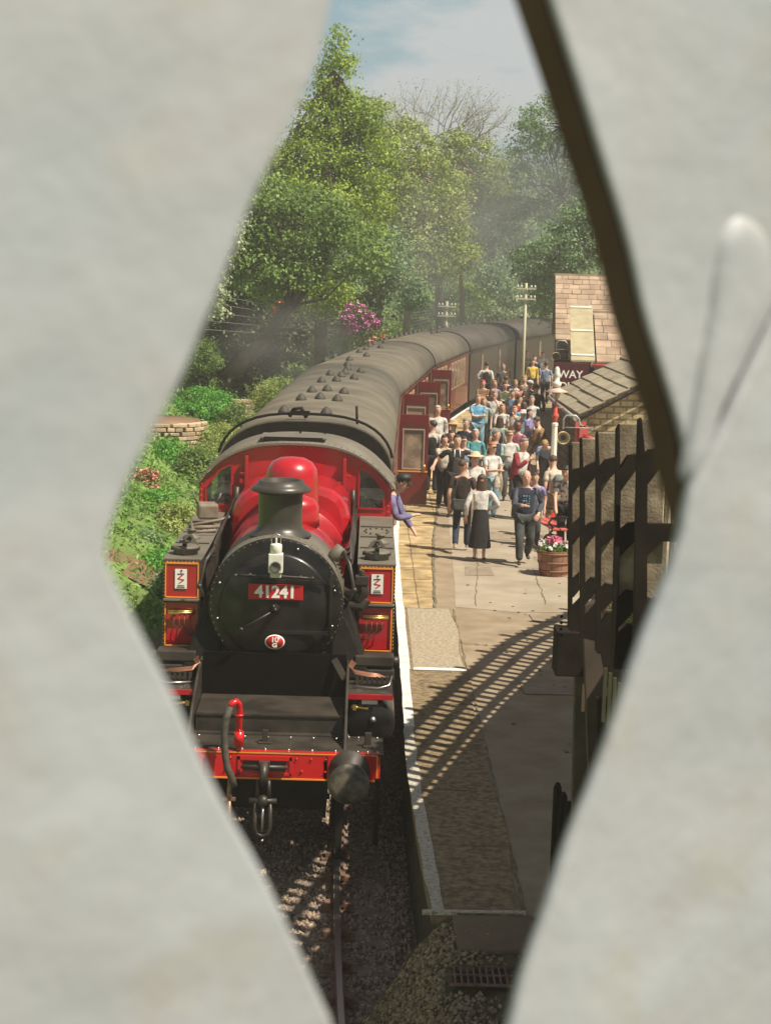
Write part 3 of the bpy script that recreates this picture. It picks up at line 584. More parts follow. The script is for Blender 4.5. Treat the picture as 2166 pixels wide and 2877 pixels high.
for (a, za), (b, zb) in zip(top[:-1], top[1:]):
    rf.add([(a, 5.92, za), (b, 5.92, zb), (b, 7.55, zb), (a, 7.55, za)], [(0, 1, 2, 3)], True)
    rf.add([(a, 5.92, za-.03), (b, 5.92, zb-.03), (b, 7.55, zb-.03), (a, 7.55, za-.03)], [(3, 2, 1, 0)], True)
    rf.add([(a, 5.92, za), (b, 5.92, zb), (b, 5.92, zb-.03), (a, 5.92, za-.03)], [(3, 2, 1, 0)])
rfo = P_(rf, 'cab_roof', M_dust)
P_(MB().box((-.05, 6.5, 3.845), (.9, .6, .03)), 'roof_hatch', M_dust, rfo, bevel=.01)
P_(MB().box((-.05, 6.17, 3.84), (.80, .02, .05)), 'hatch_runner', M_dark, rfo)
for x in (0, .35): P_(MB().box((x, 7.3, 3.865), (.03, .03, .10)), 'hatch_stop', M_dark, rfo)
mb = MB()
for i in range(31): x = -1.3+i*2.6/30; mb.sph((x, 6.05, rz_(x)+.004), .012, 5, 3)
P_(mb, 'rivets', M_dust, rfo)
P_(MB().box((0, 8.3, 2.2), (2.5, 1.2, 1.3)), 'bunker', M_sat, bevel=.02)
P_(MB().sph((0, 8.3, 2.8), .6, 12, 8, (1.6, .8, .4)), 'coal_heap', mat('coal', (.012, .011, .011), .5, bump=1, bsc=12))
# clutter on the left tank: fire irons, toolbox and bent tube
tb = thing('fire_irons', 'grimy tool box with bent fire irons lying on the left hand tank', 'tool box', (-1.08, 21.9, 2.84))
mb = MB().box((0, 0, .17), (.26, .3, .20), (0, 0, .2)); mb.build('tool_box', mat('dusty_brown_iron', (.16, .12, .085), .7, c2=(.24, .19, .14), sc=8), tb, bevel=.03)
MB().tube([(-.12, 0, .25), (-.17, -.05, .36), (-.19, -.02, .42)], .013, 6).tube([(.10, 0, .25), (.15, -.03, .34), (.17, 0, .40)], .013, 6).build('hooked_handles', M_dust, tb)
MB().tube([(-.15, -.6, .03), (.2, -.5, .04)], .025, 8).tube([(-.2, -.4, .03), (.18, -.2, .08), (.3, -.15, .12)], .02, 8).tube([(-.2, -.1, .04), (-.1, -.8, .02)], .018, 8).tube([(-.15, -1.0, .03), (.2, -.95, .06)], .02, 8).build('irons', mat('dusty_brown_iron', (.16, .12, .085), .7), tb)
# ------------------------------------------------------------ carriages
M_mar = mat('carriage_maroon', (.12, .016, .011), .4, c2=(.19, .03, .02), sc=1.5, coat=.3)
M_mard = mat('carriage_brown_black', (.035, .022, .016), .5, c2=(.055, .035, .025), sc=2)
M_roofg = mat('grey_carriage_roof', (.10, .085, .062), .8, c2=(.155, .135, .10), sc=1.1, det=10, lo=.35, hi=.65, bump=.1)
M_roofd = mat('dark_carriage_roof', (.045, .038, .03), .7, c2=(.07, .06, .047), sc=1.2)
M_cglass = mat('carriage_glass', (.16, .11, .075), .12, c2=(.32, .24, .17), sc=3, lo=.45, hi=.6, spec=.8)  # beige patches in the colour stand for reflections on the panes
M_wood = mat('window_surround', (.42, .27, .17), .5)
def roofprof(hw=1.36, n=20):
    pr = []
    for i in range(n+1):
        a = math.pi*i/n
        pr.append((hw*math.copysign(abs(math.cos(a))**.72, math.cos(a)), 3.02+.80*abs(math.sin(a))**.9))
    return pr
RP = roofprof()
def coach(y0, y1, side, roofm, label, vents, doors=(), opens=(), win=True):
    A = Vector((tcx(y0), y0, 0)); B = Vector((tcx(y1), y1, 0)); L = (B-A).length; rz = -math.atan2((B-A).x, (B-A).y)
    t = thing('railway_carriage', label, 'railway carriage', A, rz, 'carriages of the train behind the engine')
    body = MB().box((0, L/2, 2.06), (2.70, L-.02, 1.92)).build('body', side, t, bevel=.02)
    MB().box((0, L/2, .85), (2.4, L-.6, .5)).build('underframe', M_dark, t)
    mb = MB(); 
    P0 = [(x, 0, z) for x, z in RP]; n = len(RP)
    V = [(x, yy, z) for yy in (-.03, L+.03) for x, z in RP]
    mb.add(V, [(i, i+1, n+i+1, n+i) for i in range(n-1)], True); mb.add(V, [tuple(range(n)), tuple(range(n, 2*n)), (0, n, 2*n-1, n-1)])
    rf = mb.build('roof', roofm, t)
    mb = MB()
    for yy in np.arange(4.6, L-1, 4.6): 
        mb.tube([(x*1.001, yy, z+.001) for x, z in RP], .004, 4, smooth=False)
    mb.build('roof_seams', roofm, rf)
    MB().bar((1.38, 0, 3.03), (1.38, L, 3.03), .03, .03).build('rain_strip', side, rf)
    # end
    MB().prism([(x*.985, -.05, z-.02) for x, z in RP]+[(-1.34, -.05, 1.1), (1.34, -.05, 1.1)], (0, .04, 0)).build('end_panel', M_dark, t)
    for x, y in vents:
        if y < L: 
            z = 3.02+.80*max(0, 1-(abs(x)/1.36)**2.6)**.5*1.0
            z = np.interp(abs(x), [p[0] for p in RP[:len(RP)//2+1]][::-1], [p[1] for p in RP[:len(RP)//2+1]][::-1])
            MB().lathe([(.105, -.02), (.095, .03), (.06, .085), (.025, .12), (.001, .125)], (x, y, z), 'Z', 12, sy=1.15).build('roof_vent', mat('grey_roof_vent', (.055, .047, .036), .7), rf)
    if win:
        yy = .8; k = 0
        while yy < L-.9:
            w = .62
            if any(abs(yy-d) < .75 for d in list(doors)+list(opens)): yy += .3; continue
            f = MB().box((1.352, yy, 2.42), (.03, w+.08, .98)).build('window', M_wood, t)
            MB().box((1.366, yy, 2.42), (.01, w-.06, .84)).build('pane', M_cglass, f)
            yy += .98
    for d in doors:
        f = MB().box((1.354, d, 2.05), (.02, .66, 1.84)).build('door', side, t, bevel=.008)
        MB().box((1.366, d, 2.45), (.01, .46, .72)).build('pane', M_cglass, f)
        MB().tube([(1.37, d-.25, 1.95), (1.42, d-.25, 1.98), (1.42, d-.25, 2.1), (1.37, d-.25, 2.13)], .012, 6).build('handle', M_brass, f)
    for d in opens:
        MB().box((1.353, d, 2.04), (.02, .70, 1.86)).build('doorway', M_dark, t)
        f = MB().box((1.70, d+.35, 1.46), (.64, .05, .72)).box((1.70, d+.35, 2.93), (.64, .05, .26)).box((1.415, d+.35, 2.31), (.07, .05, 1.0)).box((1.985, d+.35, 2.31), (.07, .05, 1.0)).build('open_door', side if side is not M_mar else mat('door_maroon', (.13, .009, .009), .35, coat=.3), t, bevel=.008)
        g = MB().box((1.70, d+.352, 2.31), (.52, .012, 1.0)).build('door_glass', M_cglass, f)
        MB().box((1.70, d+.32, 2.0-.18), (.64, .012, .03)).build('orange_line', M_or, f)
        fr = MB()
        for x_ in (1.47, 1.93): fr.box((x_, d+.322, 2.31), (.022, .02, .86))
        for z_ in (1.88, 2.74): fr.box((1.70, d+.322, z_), (.48, .02, .022))
        fr.build('window_frame', mat('pale_window_frame', (.45, .30, .25), .4), f)
        MB().tube([(1.94, d+.31, 1.83), (1.96, d+.28, 1.86), (1.95, d+.28, 1.98)], .014, 6).build('handle', M_brass, f)
    return t
v1 = [(-.45, 1.5), (.25, 1.3), (-.34, 4.1), (-.02, 4.4), (.3, 4.15), (-.27, 6.1), (.0, 6.5), (.34, 6.05), (-.24, 9.0), (.05, 9.4), (.38, 10.4), (.08, 10.9), (.12, 12.0), (-.18, 11.4), (.12, 13.6), (.44, 13.0), (.05, 15.3)]
v2 = [(-.1, 1.5), (.1, 3.8), (-.3, 5.8), (-.3, 7.6), (.0, 9.0), (-.4, 9.8), (-.4, 11.2), (-.2, 12.6), (-.9, 3.0), (-.9, 5.0)]
v3 = [(-.5, y) for y in (1, 2.2, 3.4, 4.6, 5.8, 7, 8.2, 9.4)]+[(.2, 8.), (.3, 9.)]
c1 = coach(26.35, 42.5, M_mar, M_roofg, 'maroon carriage with its door open, coupled directly behind the engine', v1, doors=(2.0, 5.0, 7.5), opens=(10.4,))
coach(42.56, 56.4, M_mar, M_roofg, 'second maroon carriage with three doors standing open onto the crowd', v2, doors=(9.3,), opens=(.45, 5.5, 11.6))
coach(56.95, 67.4, M_mar, M_roofg, 'third maroon carriage with tall closed windows beside the crowd', v3, doors=(4.0,))
coach(68.0, 80.6, M_mard, M_roofd, 'dark brown carriage with a sooty roof, just behind the maroon ones', [(-.5, y) for y in (1.5, 3, 4.5, 6, 7.5, 9, 10.5, 12)], doors=(3., 8.), win=False)
coach(81.2, 93.3, M_mard, M_roofd, 'second dark brown carriage, farther along the curve', [(-.4, y) for y in (2, 4, 6, 8, 10)], doors=(6.,), win=False)
coach(93.9, 106.5, M_mar, M_roofg, 'farthest carriage, maroon with a pale roof, at the tail of the train', [(-.2, y) for y in (2, 4, 6, 8)])
# hose, cable and rail over the front of the first carriage roof
MB().tube([(x*1.0, .12, z+.09) for x, z in RP[1:-1]], .022, 6, smooth=False).tube([(.0, .1, 3.85), (-.08, .08, 4.0), (-.2, .08, 3.98), (-.26, .1, 3.86)], .03, 6).tube([(.78, .5, 3.66), (.76, .5, 4.02)], .02, 6).box((-.1, .1, 3.92), (.3, .1, .07)).build('roof_pipe', M_dark, c1)

# ------------------------------------------------------------ station buildings
M_slate = brickmat('stone_slates', (.50, .33, .22), (.58, .40, .27), (.20, .13, .09), .46, .27, 'XY', ms=.012)
M_flag = mat('stone_roof_flags', (.26, .22, .15), .85, c2=(.38, .32, .22), sc=2.5, bump=.3, island=.12)
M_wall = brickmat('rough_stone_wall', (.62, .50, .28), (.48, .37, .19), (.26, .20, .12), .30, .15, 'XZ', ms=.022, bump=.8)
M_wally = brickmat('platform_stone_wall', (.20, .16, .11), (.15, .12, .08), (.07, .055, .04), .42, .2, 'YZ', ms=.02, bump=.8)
M_hatch = mat('hatch_boards', (.34, .29, .18), .8, c2=(.43, .36, .22), sc=4)
M_pink = mat('salmon_red_paint', (.55, .10, .08), .45)
sb_ = thing('station_building', 'stone station building with two slated roofs beside the platform', 'station building', (7.5, 50, .9), -R(4.5))
def slates(x0, x1, y0, z0, y1, z1, rows, m, par, name='roof', wob=.03):
    mb = MB(); 
    for i in range(rows):
        t0, t1 = i/rows, (i+1)/rows+.03/rows*1.5; x = x0
        ya, yb = y0+(y1-y0)*t0, y0+(y1-y0)*min(t1, 1); za, zb = z0+(z1-z0)*t0, z0+(z1-z0)*min(t1, 1)
        wrow = .46-.20*i/rows
        while x < x1-.02:
            w = min(wrow*rnd.uniform(.7, 1.5), x1-x); 
            if x1-x-w < .12: w = x1-x
            e = rnd.uniform(-wob, wob); th = .035+rnd.uniform(-.006, .008)
            mb.add([(x+.011, ya+e, za), (x+w-.011, ya+e, za), (x+w-.011, yb, zb-.004), (x+.011, yb, zb-.004), (x+.011, ya+e, za+th), (x+w-.011, ya+e, za+th), (x+w-.011, yb, zb+.012), (x+.011, yb, zb+.012)], [(3,2,1,0), (4,5,6,7), (0,1,5,4), (1,2,6,5), (2,3,7,6), (3,0,4,7)])
            x += w
    mb.prism([(x0+.01, y0, z0-.03), (x1-.01, y0, z0-.03), (x1-.01, y1, z1-.03), (x0+.01, y1, z1-.03)], (0, 0, .028))
    return mb.build(name, m, par)
M_sl = mat('pink_stone_slate', (.29, .20, .135), .85, c2=(.44, .32, .225), sc=1.6, island=.20, bump=.25, bsc=20)
X = -7.5; Y = -50; Z = -.9
slates(6.62+X, 14.5+X, 60+Y, 3.9+Z, 63.5+Y, 6.15+Z, 13, M_sl, sb_)
MB().box((10.5+X, 63.55+Y, 6.17+Z), (7.8, .22, .07)).build('ridge', M_flag, sb_)
MB().prism([(6.66+X, 63.6+Y, 6.12+Z), (15+X, 63.6+Y, 6.12+Z), (15+X, 67+Y, 3.9+Z), (6.66+X, 67+Y, 3.9+Z)], (0, 0, -.06)).build('back_roof', M_flag, sb_)
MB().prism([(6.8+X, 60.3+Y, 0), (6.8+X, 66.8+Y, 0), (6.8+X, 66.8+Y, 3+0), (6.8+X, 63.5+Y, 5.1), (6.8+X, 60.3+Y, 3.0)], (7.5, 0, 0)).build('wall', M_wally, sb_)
slates(7.56+X, 15+X, 50+Y, 3.66+Z, 53+Y, 5.03+Z, 7, M_sl, sb_)
MB().box((11.3+X, 53.05+Y, 5.06+Z), (7.5, .2, .07)).build('ridge', M_flag, sb_)
MB().prism([(7.1+X, 50.25+Y, 0), (15+X, 50.25+Y, 0), (15+X, 50.25+Y, 2.75), (7.1+X, 50.25+Y, 2.75)], (0, 9.9, 0)).build('wall', brickmat('stone_wall_front', (.42, .36, .26), (.30, .25, .17), (.12, .1, .07), .5, .22, 'XZ', ms=.02, bump=.8), sb_)
MB().prism([(7.05+X, 53.1+Y, 4.95+Z), (15+X, 53.1+Y, 4.95+Z), (15+X, 57.5+Y, 3.7+Z), (7.05+X, 57.5+Y, 3.7+Z)], (0, 0, -.06)).build('back_roof', M_flag, sb_)
hd = MB().prism([(6.82+X, 49.95+Y, 3.66+Z), (7.52+X, 49.95+Y, 3.66+Z), (7.52+X, 53.05+Y, 5.14+Z), (6.82+X, 53.05+Y, 5.14+Z)], (0, 0, .05)).build('roof_hatch', M_hatch, sb_)
for yy in (50.2, 51.6, 53.0): MB().box((7.17+X, yy+Y, 3.66+Z+(yy-49.95)*.477+.06), (.66, .10, .045), (R(25), 0, 0)).build('lead_strip', mat('pale_lead', (.62, .60, .52), .5), hd)
MB().box((7.17+X, 50.4+Y, 3.2+Z), (.66, .9, .75)).build('porch_fascia', M_dark, sb_)
MB().tube([(7.45+X, 49.92+Y, 3.56+Z), (9.2+X, 49.92+Y, 3.56+Z)], .055, 10).tube([(7.45+X, 49.92+Y, 3.56+Z), (7.45+X, 50.1+Y, 3.5+Z)], .05, 8).tube([(7.75+X, 49.9+Y, 3.5+Z), (7.75+X, 50.1+Y, 3.36+Z)], .03, 6).build('gutter', M_pink, sb_)
for (x, z, w, h) in ((8.0, 2.55, .5, .5), (8.9, 2.4, .6, 1.1)): 
    w_ = MB().box((x+X, 50.23+Y, z+Z), (w, .06, h)).build('window', M_dark, sb_); MB().box((x+X, 50.18+Y, z+Z+h/2+.08), (w+.3, .1, .16)).build('lintel', M_flag, w_)
for yy, h in ((54.5, 2.0), (57.5, 1.2)):
    w_ = MB().box((7.08+X, yy+Y, h/2+(.9 if h < 2 else 0)), (.06, .9, h)).build('door' if h > 1.5 else 'window', mat('station_door_maroon', (.10, .012, .012), .5), sb_)
# lean-to shelter with flagged roof and gable wall
sh_ = thing('stone_outhouse', 'small stone outhouse with a sloping flagstone roof behind the wooden fence', 'outhouse', (6.0, 40, .9))
mb = MB(); xs_ = [5.85, 6.13, 6.42, 6.70, 6.98, 7.28, 7.7, 8.2, 8.8, 9.4]
for i in range(len(xs_)-1):
    a, b = xs_[i], xs_[i+1]+.05; za = 2.88+(a-5.85)*.56; zb = 2.88+(b-5.85)*.56; y = 39.85
    for k in range(3):
        L_ = [2.4, 1.9, 2.1][k]; o_ = rnd.uniform(-.03, .03)
        mb.prism([(a-6+o_*.6, y+.01-40, za-.9+.05), (b-6, y+.01-40, zb-.9+.01), (b-6, y+L_-.01-40, zb-.9+.01), (a-6+o_*.6-.02, y+L_-.01-40, za-.9+.05)], (0, 0, .035)); y += L_
mb.prism([(5.86-6, 39.9-40, 2.88-.9-.02), (9.4-6, 39.9-40, 4.86-.9-.02), (9.4-6, 46.2-40, 4.86-.9-.02), (5.86-6, 46.2-40, 2.88-.9-.02)], (0, 0, .05))
mb.build('roof', M_flag, sh_, bevel=.006)
MB().prism([(0.0, .15, 0), (3.3, .15, 0), (3.3, .15, 3.83), (0.0, .15, 1.98)], (0, .3, 0)).build('gable_wall', M_wall, sh_)
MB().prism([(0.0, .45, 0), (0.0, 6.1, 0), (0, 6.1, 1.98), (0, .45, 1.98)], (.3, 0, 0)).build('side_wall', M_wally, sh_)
MB().prism([(-.14, -.17, 1.93), (3.4, -.17, 3.91), (3.4, -.17, 3.86), (-.14, -.17, 1.86)], (0, .05, 0)).build('verge_board', M_dark, sh_)
MB().tube([(-.19, 6.2, 1.97), (-.20, -.1, 1.93)], .055, 8).build('gutter', mat('weathered_grey_gutter', (.36, .34, .28), .6), sh_)
MB().tube([(-.15, -.05, 1.85), (-.13, -.02, 0.02)], .04, 8).box((-.08, -.12, 1.80), (.24, .12, .14)).box((.0, -.12, 1.62), (.2, .12, .3)).tube([(.0, -.2, 1.55), (.45, -.25, 1.38)], .05, 8).build('downpipe', M_pink, sh_)
# enamel lamp on a swan neck bracket
def wall_lamp(loc, label, s=1.):
    t = thing('wall_lamp', label, 'wall lamp', loc, group='swan neck lamps on the station walls')
    MB().tube([(0, 0, .18*s), (0, 0, .42*s), (.06*s, 0, .50*s), (.28*s, 0, .50*s), (.36*s, 0, .42*s), (.38*s, 0, .30*s), (.46*s, 0, .26*s)], .022*s, 8).tube([(0, 0, .22*s), (.72*s, 0, .22*s)], .012*s, 6).build('bracket', mat('galvanised_pipe', (.40, .40, .40), .45, .4), t)
    MB().lathe([(.06*s, .10*s), (.12*s, .06*s), (.15*s, -.14*s), (.14*s, -.14*s), (.10*s, .04*s), (.001, .06*s)], (0, 0, 0), 'Y', 20).build('shade', mat('cream_enamel', (.62, .50, .28), .4), t).rotation_euler = (R(8), 0, 0)
    MB().lathe([(.07*s, -.143*s), (.055*s, -.146*s), (.001, -.14*s)], (0, 0, 0), 'Y', 14).build('lamp_mouth', M_dark, t)
    return t
wall_lamp((5.50, 39.7, 2.42), 'cream horn shaped lamp on a grey bracket beside the lamp post')
wall_lamp((7.02, 56, 3.52), 'far cream lamp above the small maroon sign by the building', 1.0)
# maroon signs
M_sign = mat('sign_maroon', (.07, .008, .012), .4)
sg = thing('way_out_sign', 'maroon enamel sign reading WAY OUT beside the outhouse roof', 'sign', (6.60, 48, 3.22))
MB().box((0, 0, 0), (.95, .05, 1.0)).build('board', M_sign, sg, bevel=.01)
for k in range(2): text(('WAY', 'OUT')[k], 'lettering', .30, (-.02+(.0 if k == 0 else -.0), -.03, .17-.33*k), (R(90), 0, 0), M_wht, sg, .002, offset=.004)
MB().box((.32, .0, -1.9), (.08, .08, 3.0)).build('post', M_dark, sg)
sg = thing('ladies_room_sign', 'smaller maroon sign reading LADIES ROOM on the building corner beyond', 'sign', (7.25, 55.8, 3.1))
MB().box((0, 0, -.15), (.62, .05, .95)).build('board', M_sign, sg, bevel=.01)
text('LADIES', 'lettering', .145, (0, -.03, .02), (R(90), 0, 0), M_wht, sg, .002); text('ROOM', 'lettering', .145, (0, -.03, -.2), (R(90), 0, 0), M_wht, sg, .002)
MB().box((.0, .06, -1.5), (.07, .07, 2.6)).build('post', M_dark, sg)
# gas style lamp post
M_lred = mat('lamp_post_red', (.55, .02, .025), .35); M_lwh = mat('lamp_post_white', (.80, .77, .66), .4); M_lor = mat('lamp_post_orange_red', (.60, .10, .06), .4)
t = thing('lamp_post', 'tall white and red lamp post with a round shade beside the crowd', 'lamp post', (4.93, 36.3, .9))
MB().lathe([(.16, 0), (.16, .05), (.12, .10), (.13, .2), (.09, .28), (.075, .34), (.085, .4), (.085, .55)], (0, 0, 0), 'Z', 16).build('base', M_lred, t)
MB().lathe([(.082, .2), (.075, .55), (.085, .56), (.085, .6), (.07, .62)], (0, 0, 0), 'Z', 8, smooth=False).build('red_shaft', M_lred, t)
MB().lathe([(.10, .60), (.10, .65), (.072, .68), (.060, 2.05), (.07, 2.07), (.07, 2.12), (.05, 2.14)], (0, 0, 0), 'Z', 8, smooth=False).build('white_shaft', M_lwh, t)
MB().lathe([(.05, 2.12), (.045, 2.2), (.075, 2.26), (.08, 2.3), (.04, 2.36), (.045, 2.44), (.022, 2.47), (.018, 2.84)], (0, 0, 0), 'Z', 14).build('finial', M_lor, t)
MB().tube([(-.02, 0, 2.46), (.20, 0, 2.46)], .014, 6).build('ladder_rest', M_lor, t)
MB().lathe([(.015, 2.90), (.25, 2.80), (.245, 2.79), (.06, 2.84)], (0, 0, 0), 'Z', 28).build('shade', mat('faded_pink_enamel', (.62, .42, .34), .5), t)
MB().lathe([(.07, 2.89), (.10, 2.93), (.10, 3.0), (.06, 3.02), (.065, 3.12), (.075, 3.14), (.06, 3.2), (.055, 3.27), (.03, 3.32), (.001, 3.33)], (0, 0, 0), 'Z', 18).build('lantern_top', M_cream, t)
MB().lathe([(.001, 2.62), (.06, 2.66), (.09, 2.74), (.09, 2.80)], (0, 0, 0), 'Z', 14).build('glass_bowl', mat('clear_bowl', (.7, .65, .55), .1, trans=.7), t)
# red bench with iron scroll ends
t = thing('bench', 'red slatted bench with black scrolled iron ends beside the lamp post', 'bench', (4.62, 32.9, .915), R(-80))
M_bench = mat('bench_red', (.50, .07, .06), .5, c2=(.58, .16, .13), sc=4)
mb = MB()
for k in range(3): mb.box((0, -.16+k*.15, .44), (1.5, .13, .035))
mb.build('seat', M_bench, t, bevel=.006)
MB().box((0, .36, .86), (1.5, .035, .30), (R(-12), 0, 0)).box((0, .29, .58), (1.5, .03, .1), (R(-12), 0, 0)).build('backrest', M_bench, t, bevel=.008)
for sx in (-.68, .68):
    pts = [(sx, -.26+.13*math.cos(a), .22+.13*math.sin(a)) for a in [R(90)+i*R(40) for i in range(10)]]
    MB().tube(pts, .02, 6).tube([(sx, -.22, .42), (sx, -.32, .3), (sx, -.26, .0)], .024, 6).tube([(sx, .24, .42), (sx, .3, .2), (sx, .38, .0)], .024, 6).tube([(sx, .24, .42), (sx, .34, .7), (sx, .42, 1.0)], .022, 6).tube([(sx, -.24, .64), (sx, -.05, .68), (sx, .15, .64), (sx, .3, .66)], .02, 6).tube([(sx, -.24, .64), (sx, -.30, .56), (sx, -.24, .50), (sx, -.2, .44)], .02, 6).tube([(sx, -.2, .42), (sx, .24, .42)], .02, 6).build('scroll_end', M_dark, t)
# barrel planter
t = thing('barrel_planter', 'half barrel planter full of pink and white flowers in front of the bench', 'planter', (4.31, 29.75, .908))
M_barrel = brickmat('oak_staves', (.30, .15, .09), (.36, .19, .11), (.10, .05, .03), .09, 3., 'XZ', ms=.004, bump=.3)
MB().lathe([(.24, 0), (.27, .12), (.30, .30), (.315, .45), (.29, .45), (.285, .40), (.001, .40)], (0, 0, 0), 'Z', 28, smooth=False).build('tub', M_barrel, t)
for z, r_ in ((.09, .268), (.24, .296), (.40, .314)): MB().lathe([(r_+.004, z-.018), (r_+.006, z+.018), (r_-.01, z+.018)], (0, 0, 0), 'Z', 28).build('hoop', mat('hoop_iron', (.22, .11, .07), .7), t)
def flowers(name, n, cr, cz, m, par, r=.028):
    V, F = [], []
    for i in range(n):
        a = rnd.random()*6.3; q = cr*math.sqrt(rnd.random()); c = Vector((q*math.cos(a), q*math.sin(a), cz+.14*rnd.random()*(1-.5*q/cr)))
        for k in range(3):
            e = Euler((rnd.random()*3, rnd.random()*3, rnd.random()*6)).to_matrix(); n0 = len(V)
            V += [c+e @ Vector(p)*r for p in ((-1, -1, 0), (1, -1, 0), (1, 1, 0), (-1, 1, 0))]; F.append((n0, n0+1, n0+2, n0+3))
    return npmesh(name, V, F, m, par)
flowers('foliage', 420, .29, .42, leafmat('planter_leaf', (.10, .20, .04), (.25, .33, .10)), t, .03)
flowers('white_flowers', 60, .30, .50, mat('petal_white', (.75, .72, .70), .6), t, .03)
o = flowers('pink_flowers', 40, .15, .56, mat('petal_pink', (.65, .16, .25), .6), t, .033)

# ------------------------------------------------------------ photographer's footbridge: curved deck whose picket parapet throws the ladder shadow
M_bridge = mat('footbridge_timber', (.10, .072, .05), .8, c2=(.15, .11, .075), sc=5, bump=.3)
CV = [(7.39, 24.58), (6.27, 22.45), (5.52, 20.3), (5.06, 18.9), (4.47, 16.85), (3.92, 14.75), (3.43, 12.6), (3.3, 11.5)]
P3 = []
for i in range(len(CV)-1):
    p0, p1, p2, p3 = [Vector(CV[min(max(j, 0), len(CV)-1)]) for j in (i-1, i, i+1, i+2)]
    for k in range(12):
        u = k/12; P3.append(.5*((2*p1)+(p2-p0)*u+(2*p0-5*p1+4*p2-p3)*u*u+(3*p1-p0-3*p2+p3)*u**3))
P3.append(Vector(CV[-1]))
t = thing('footbridge', 'timber footbridge with a curved picket parapet over the platform', 'footbridge', (4, 15, 0))
O = Vector((4, 15, 0)); ZB = 5.05
cum = [0]
for a, b in zip(P3[:-1], P3[1:]): cum.append(cum[-1]+(b-a).length)
def at_s(s_):
    for i in range(len(cum)-1):
        if cum[i+1] >= s_: u = (s_-cum[i])/(cum[i+1]-cum[i]); p = P3[i].lerp(P3[i+1], u); d = (P3[i+1]-P3[i]).normalized(); return Vector((p.x, p.y, 0))-O, d
    return Vector((*P3[-1], 0))-O, (P3[-1]-P3[-2]).normalized()
mr_ = MB(); md = MB(); s_ = 0; k = 0
while s_ < cum[-1]:
    p, d = at_s(s_); ang = math.atan2(d.y, d.x); post = k % 5 == 0
    (MB().box(p+Vector((0, 0, ZB+.80)), (.11, .11, 1.66), (0, 0, ang)) if post else MB().box(p+Vector((0, 0, ZB+.71)), (.10, .03, 1.46), (0, 0, ang))).build('post' if post else 'picket', M_bridge, t)
    s_ += .235; k += 1
nn = int(cum[-1]/.4)
for i in range(nn):
    a, _ = at_s(cum[-1]*i/nn); b, _ = at_s(cum[-1]*(i+1)/nn)
    for z0, z1 in ((1.14, 1.36), (.66, .80), (.16, .29)): mr_.bar(a+Vector((0, 0, ZB+(z0+z1)/2)), b+Vector((0, 0, ZB+(z0+z1)/2)), .05, z1-z0)
    md.prism([a+Vector((-.05, 0, ZB-.02)), b+Vector((-.05, 0, ZB-.02)), b+Vector((4.4, 0, ZB-.02)), a+Vector((4.4, 0, ZB-.02))], (0, 0, -.2))
md.prism([(3.45-4, 8.0-15, ZB-.03), (9-4, 8.0-15, ZB-.03), (9-4, 11.6-15, ZB-.03), (3.45-4, 11.6-15, ZB-.03)], (0, 0, -.2))  # unseen extra deck piece, added to shade the ground past the platform end
MB().box((0, -15.2, ZB-.5), (26, 2.2, .25)).build('crossing_deck', M_bridge, t)
mr_.build('rails', M_bridge, t); md.build('deck', M_bridge, t)
MB().box((7.6-4, 18-15, 2.9), (.4, .4, 4.0)).box((8.6-4, 22-15, 2.9), (.4, .4, 4.0)).box((6.9-4, 10-15, 2.4), (.4, .4, 5.0)).build('column', M_bridge, t)
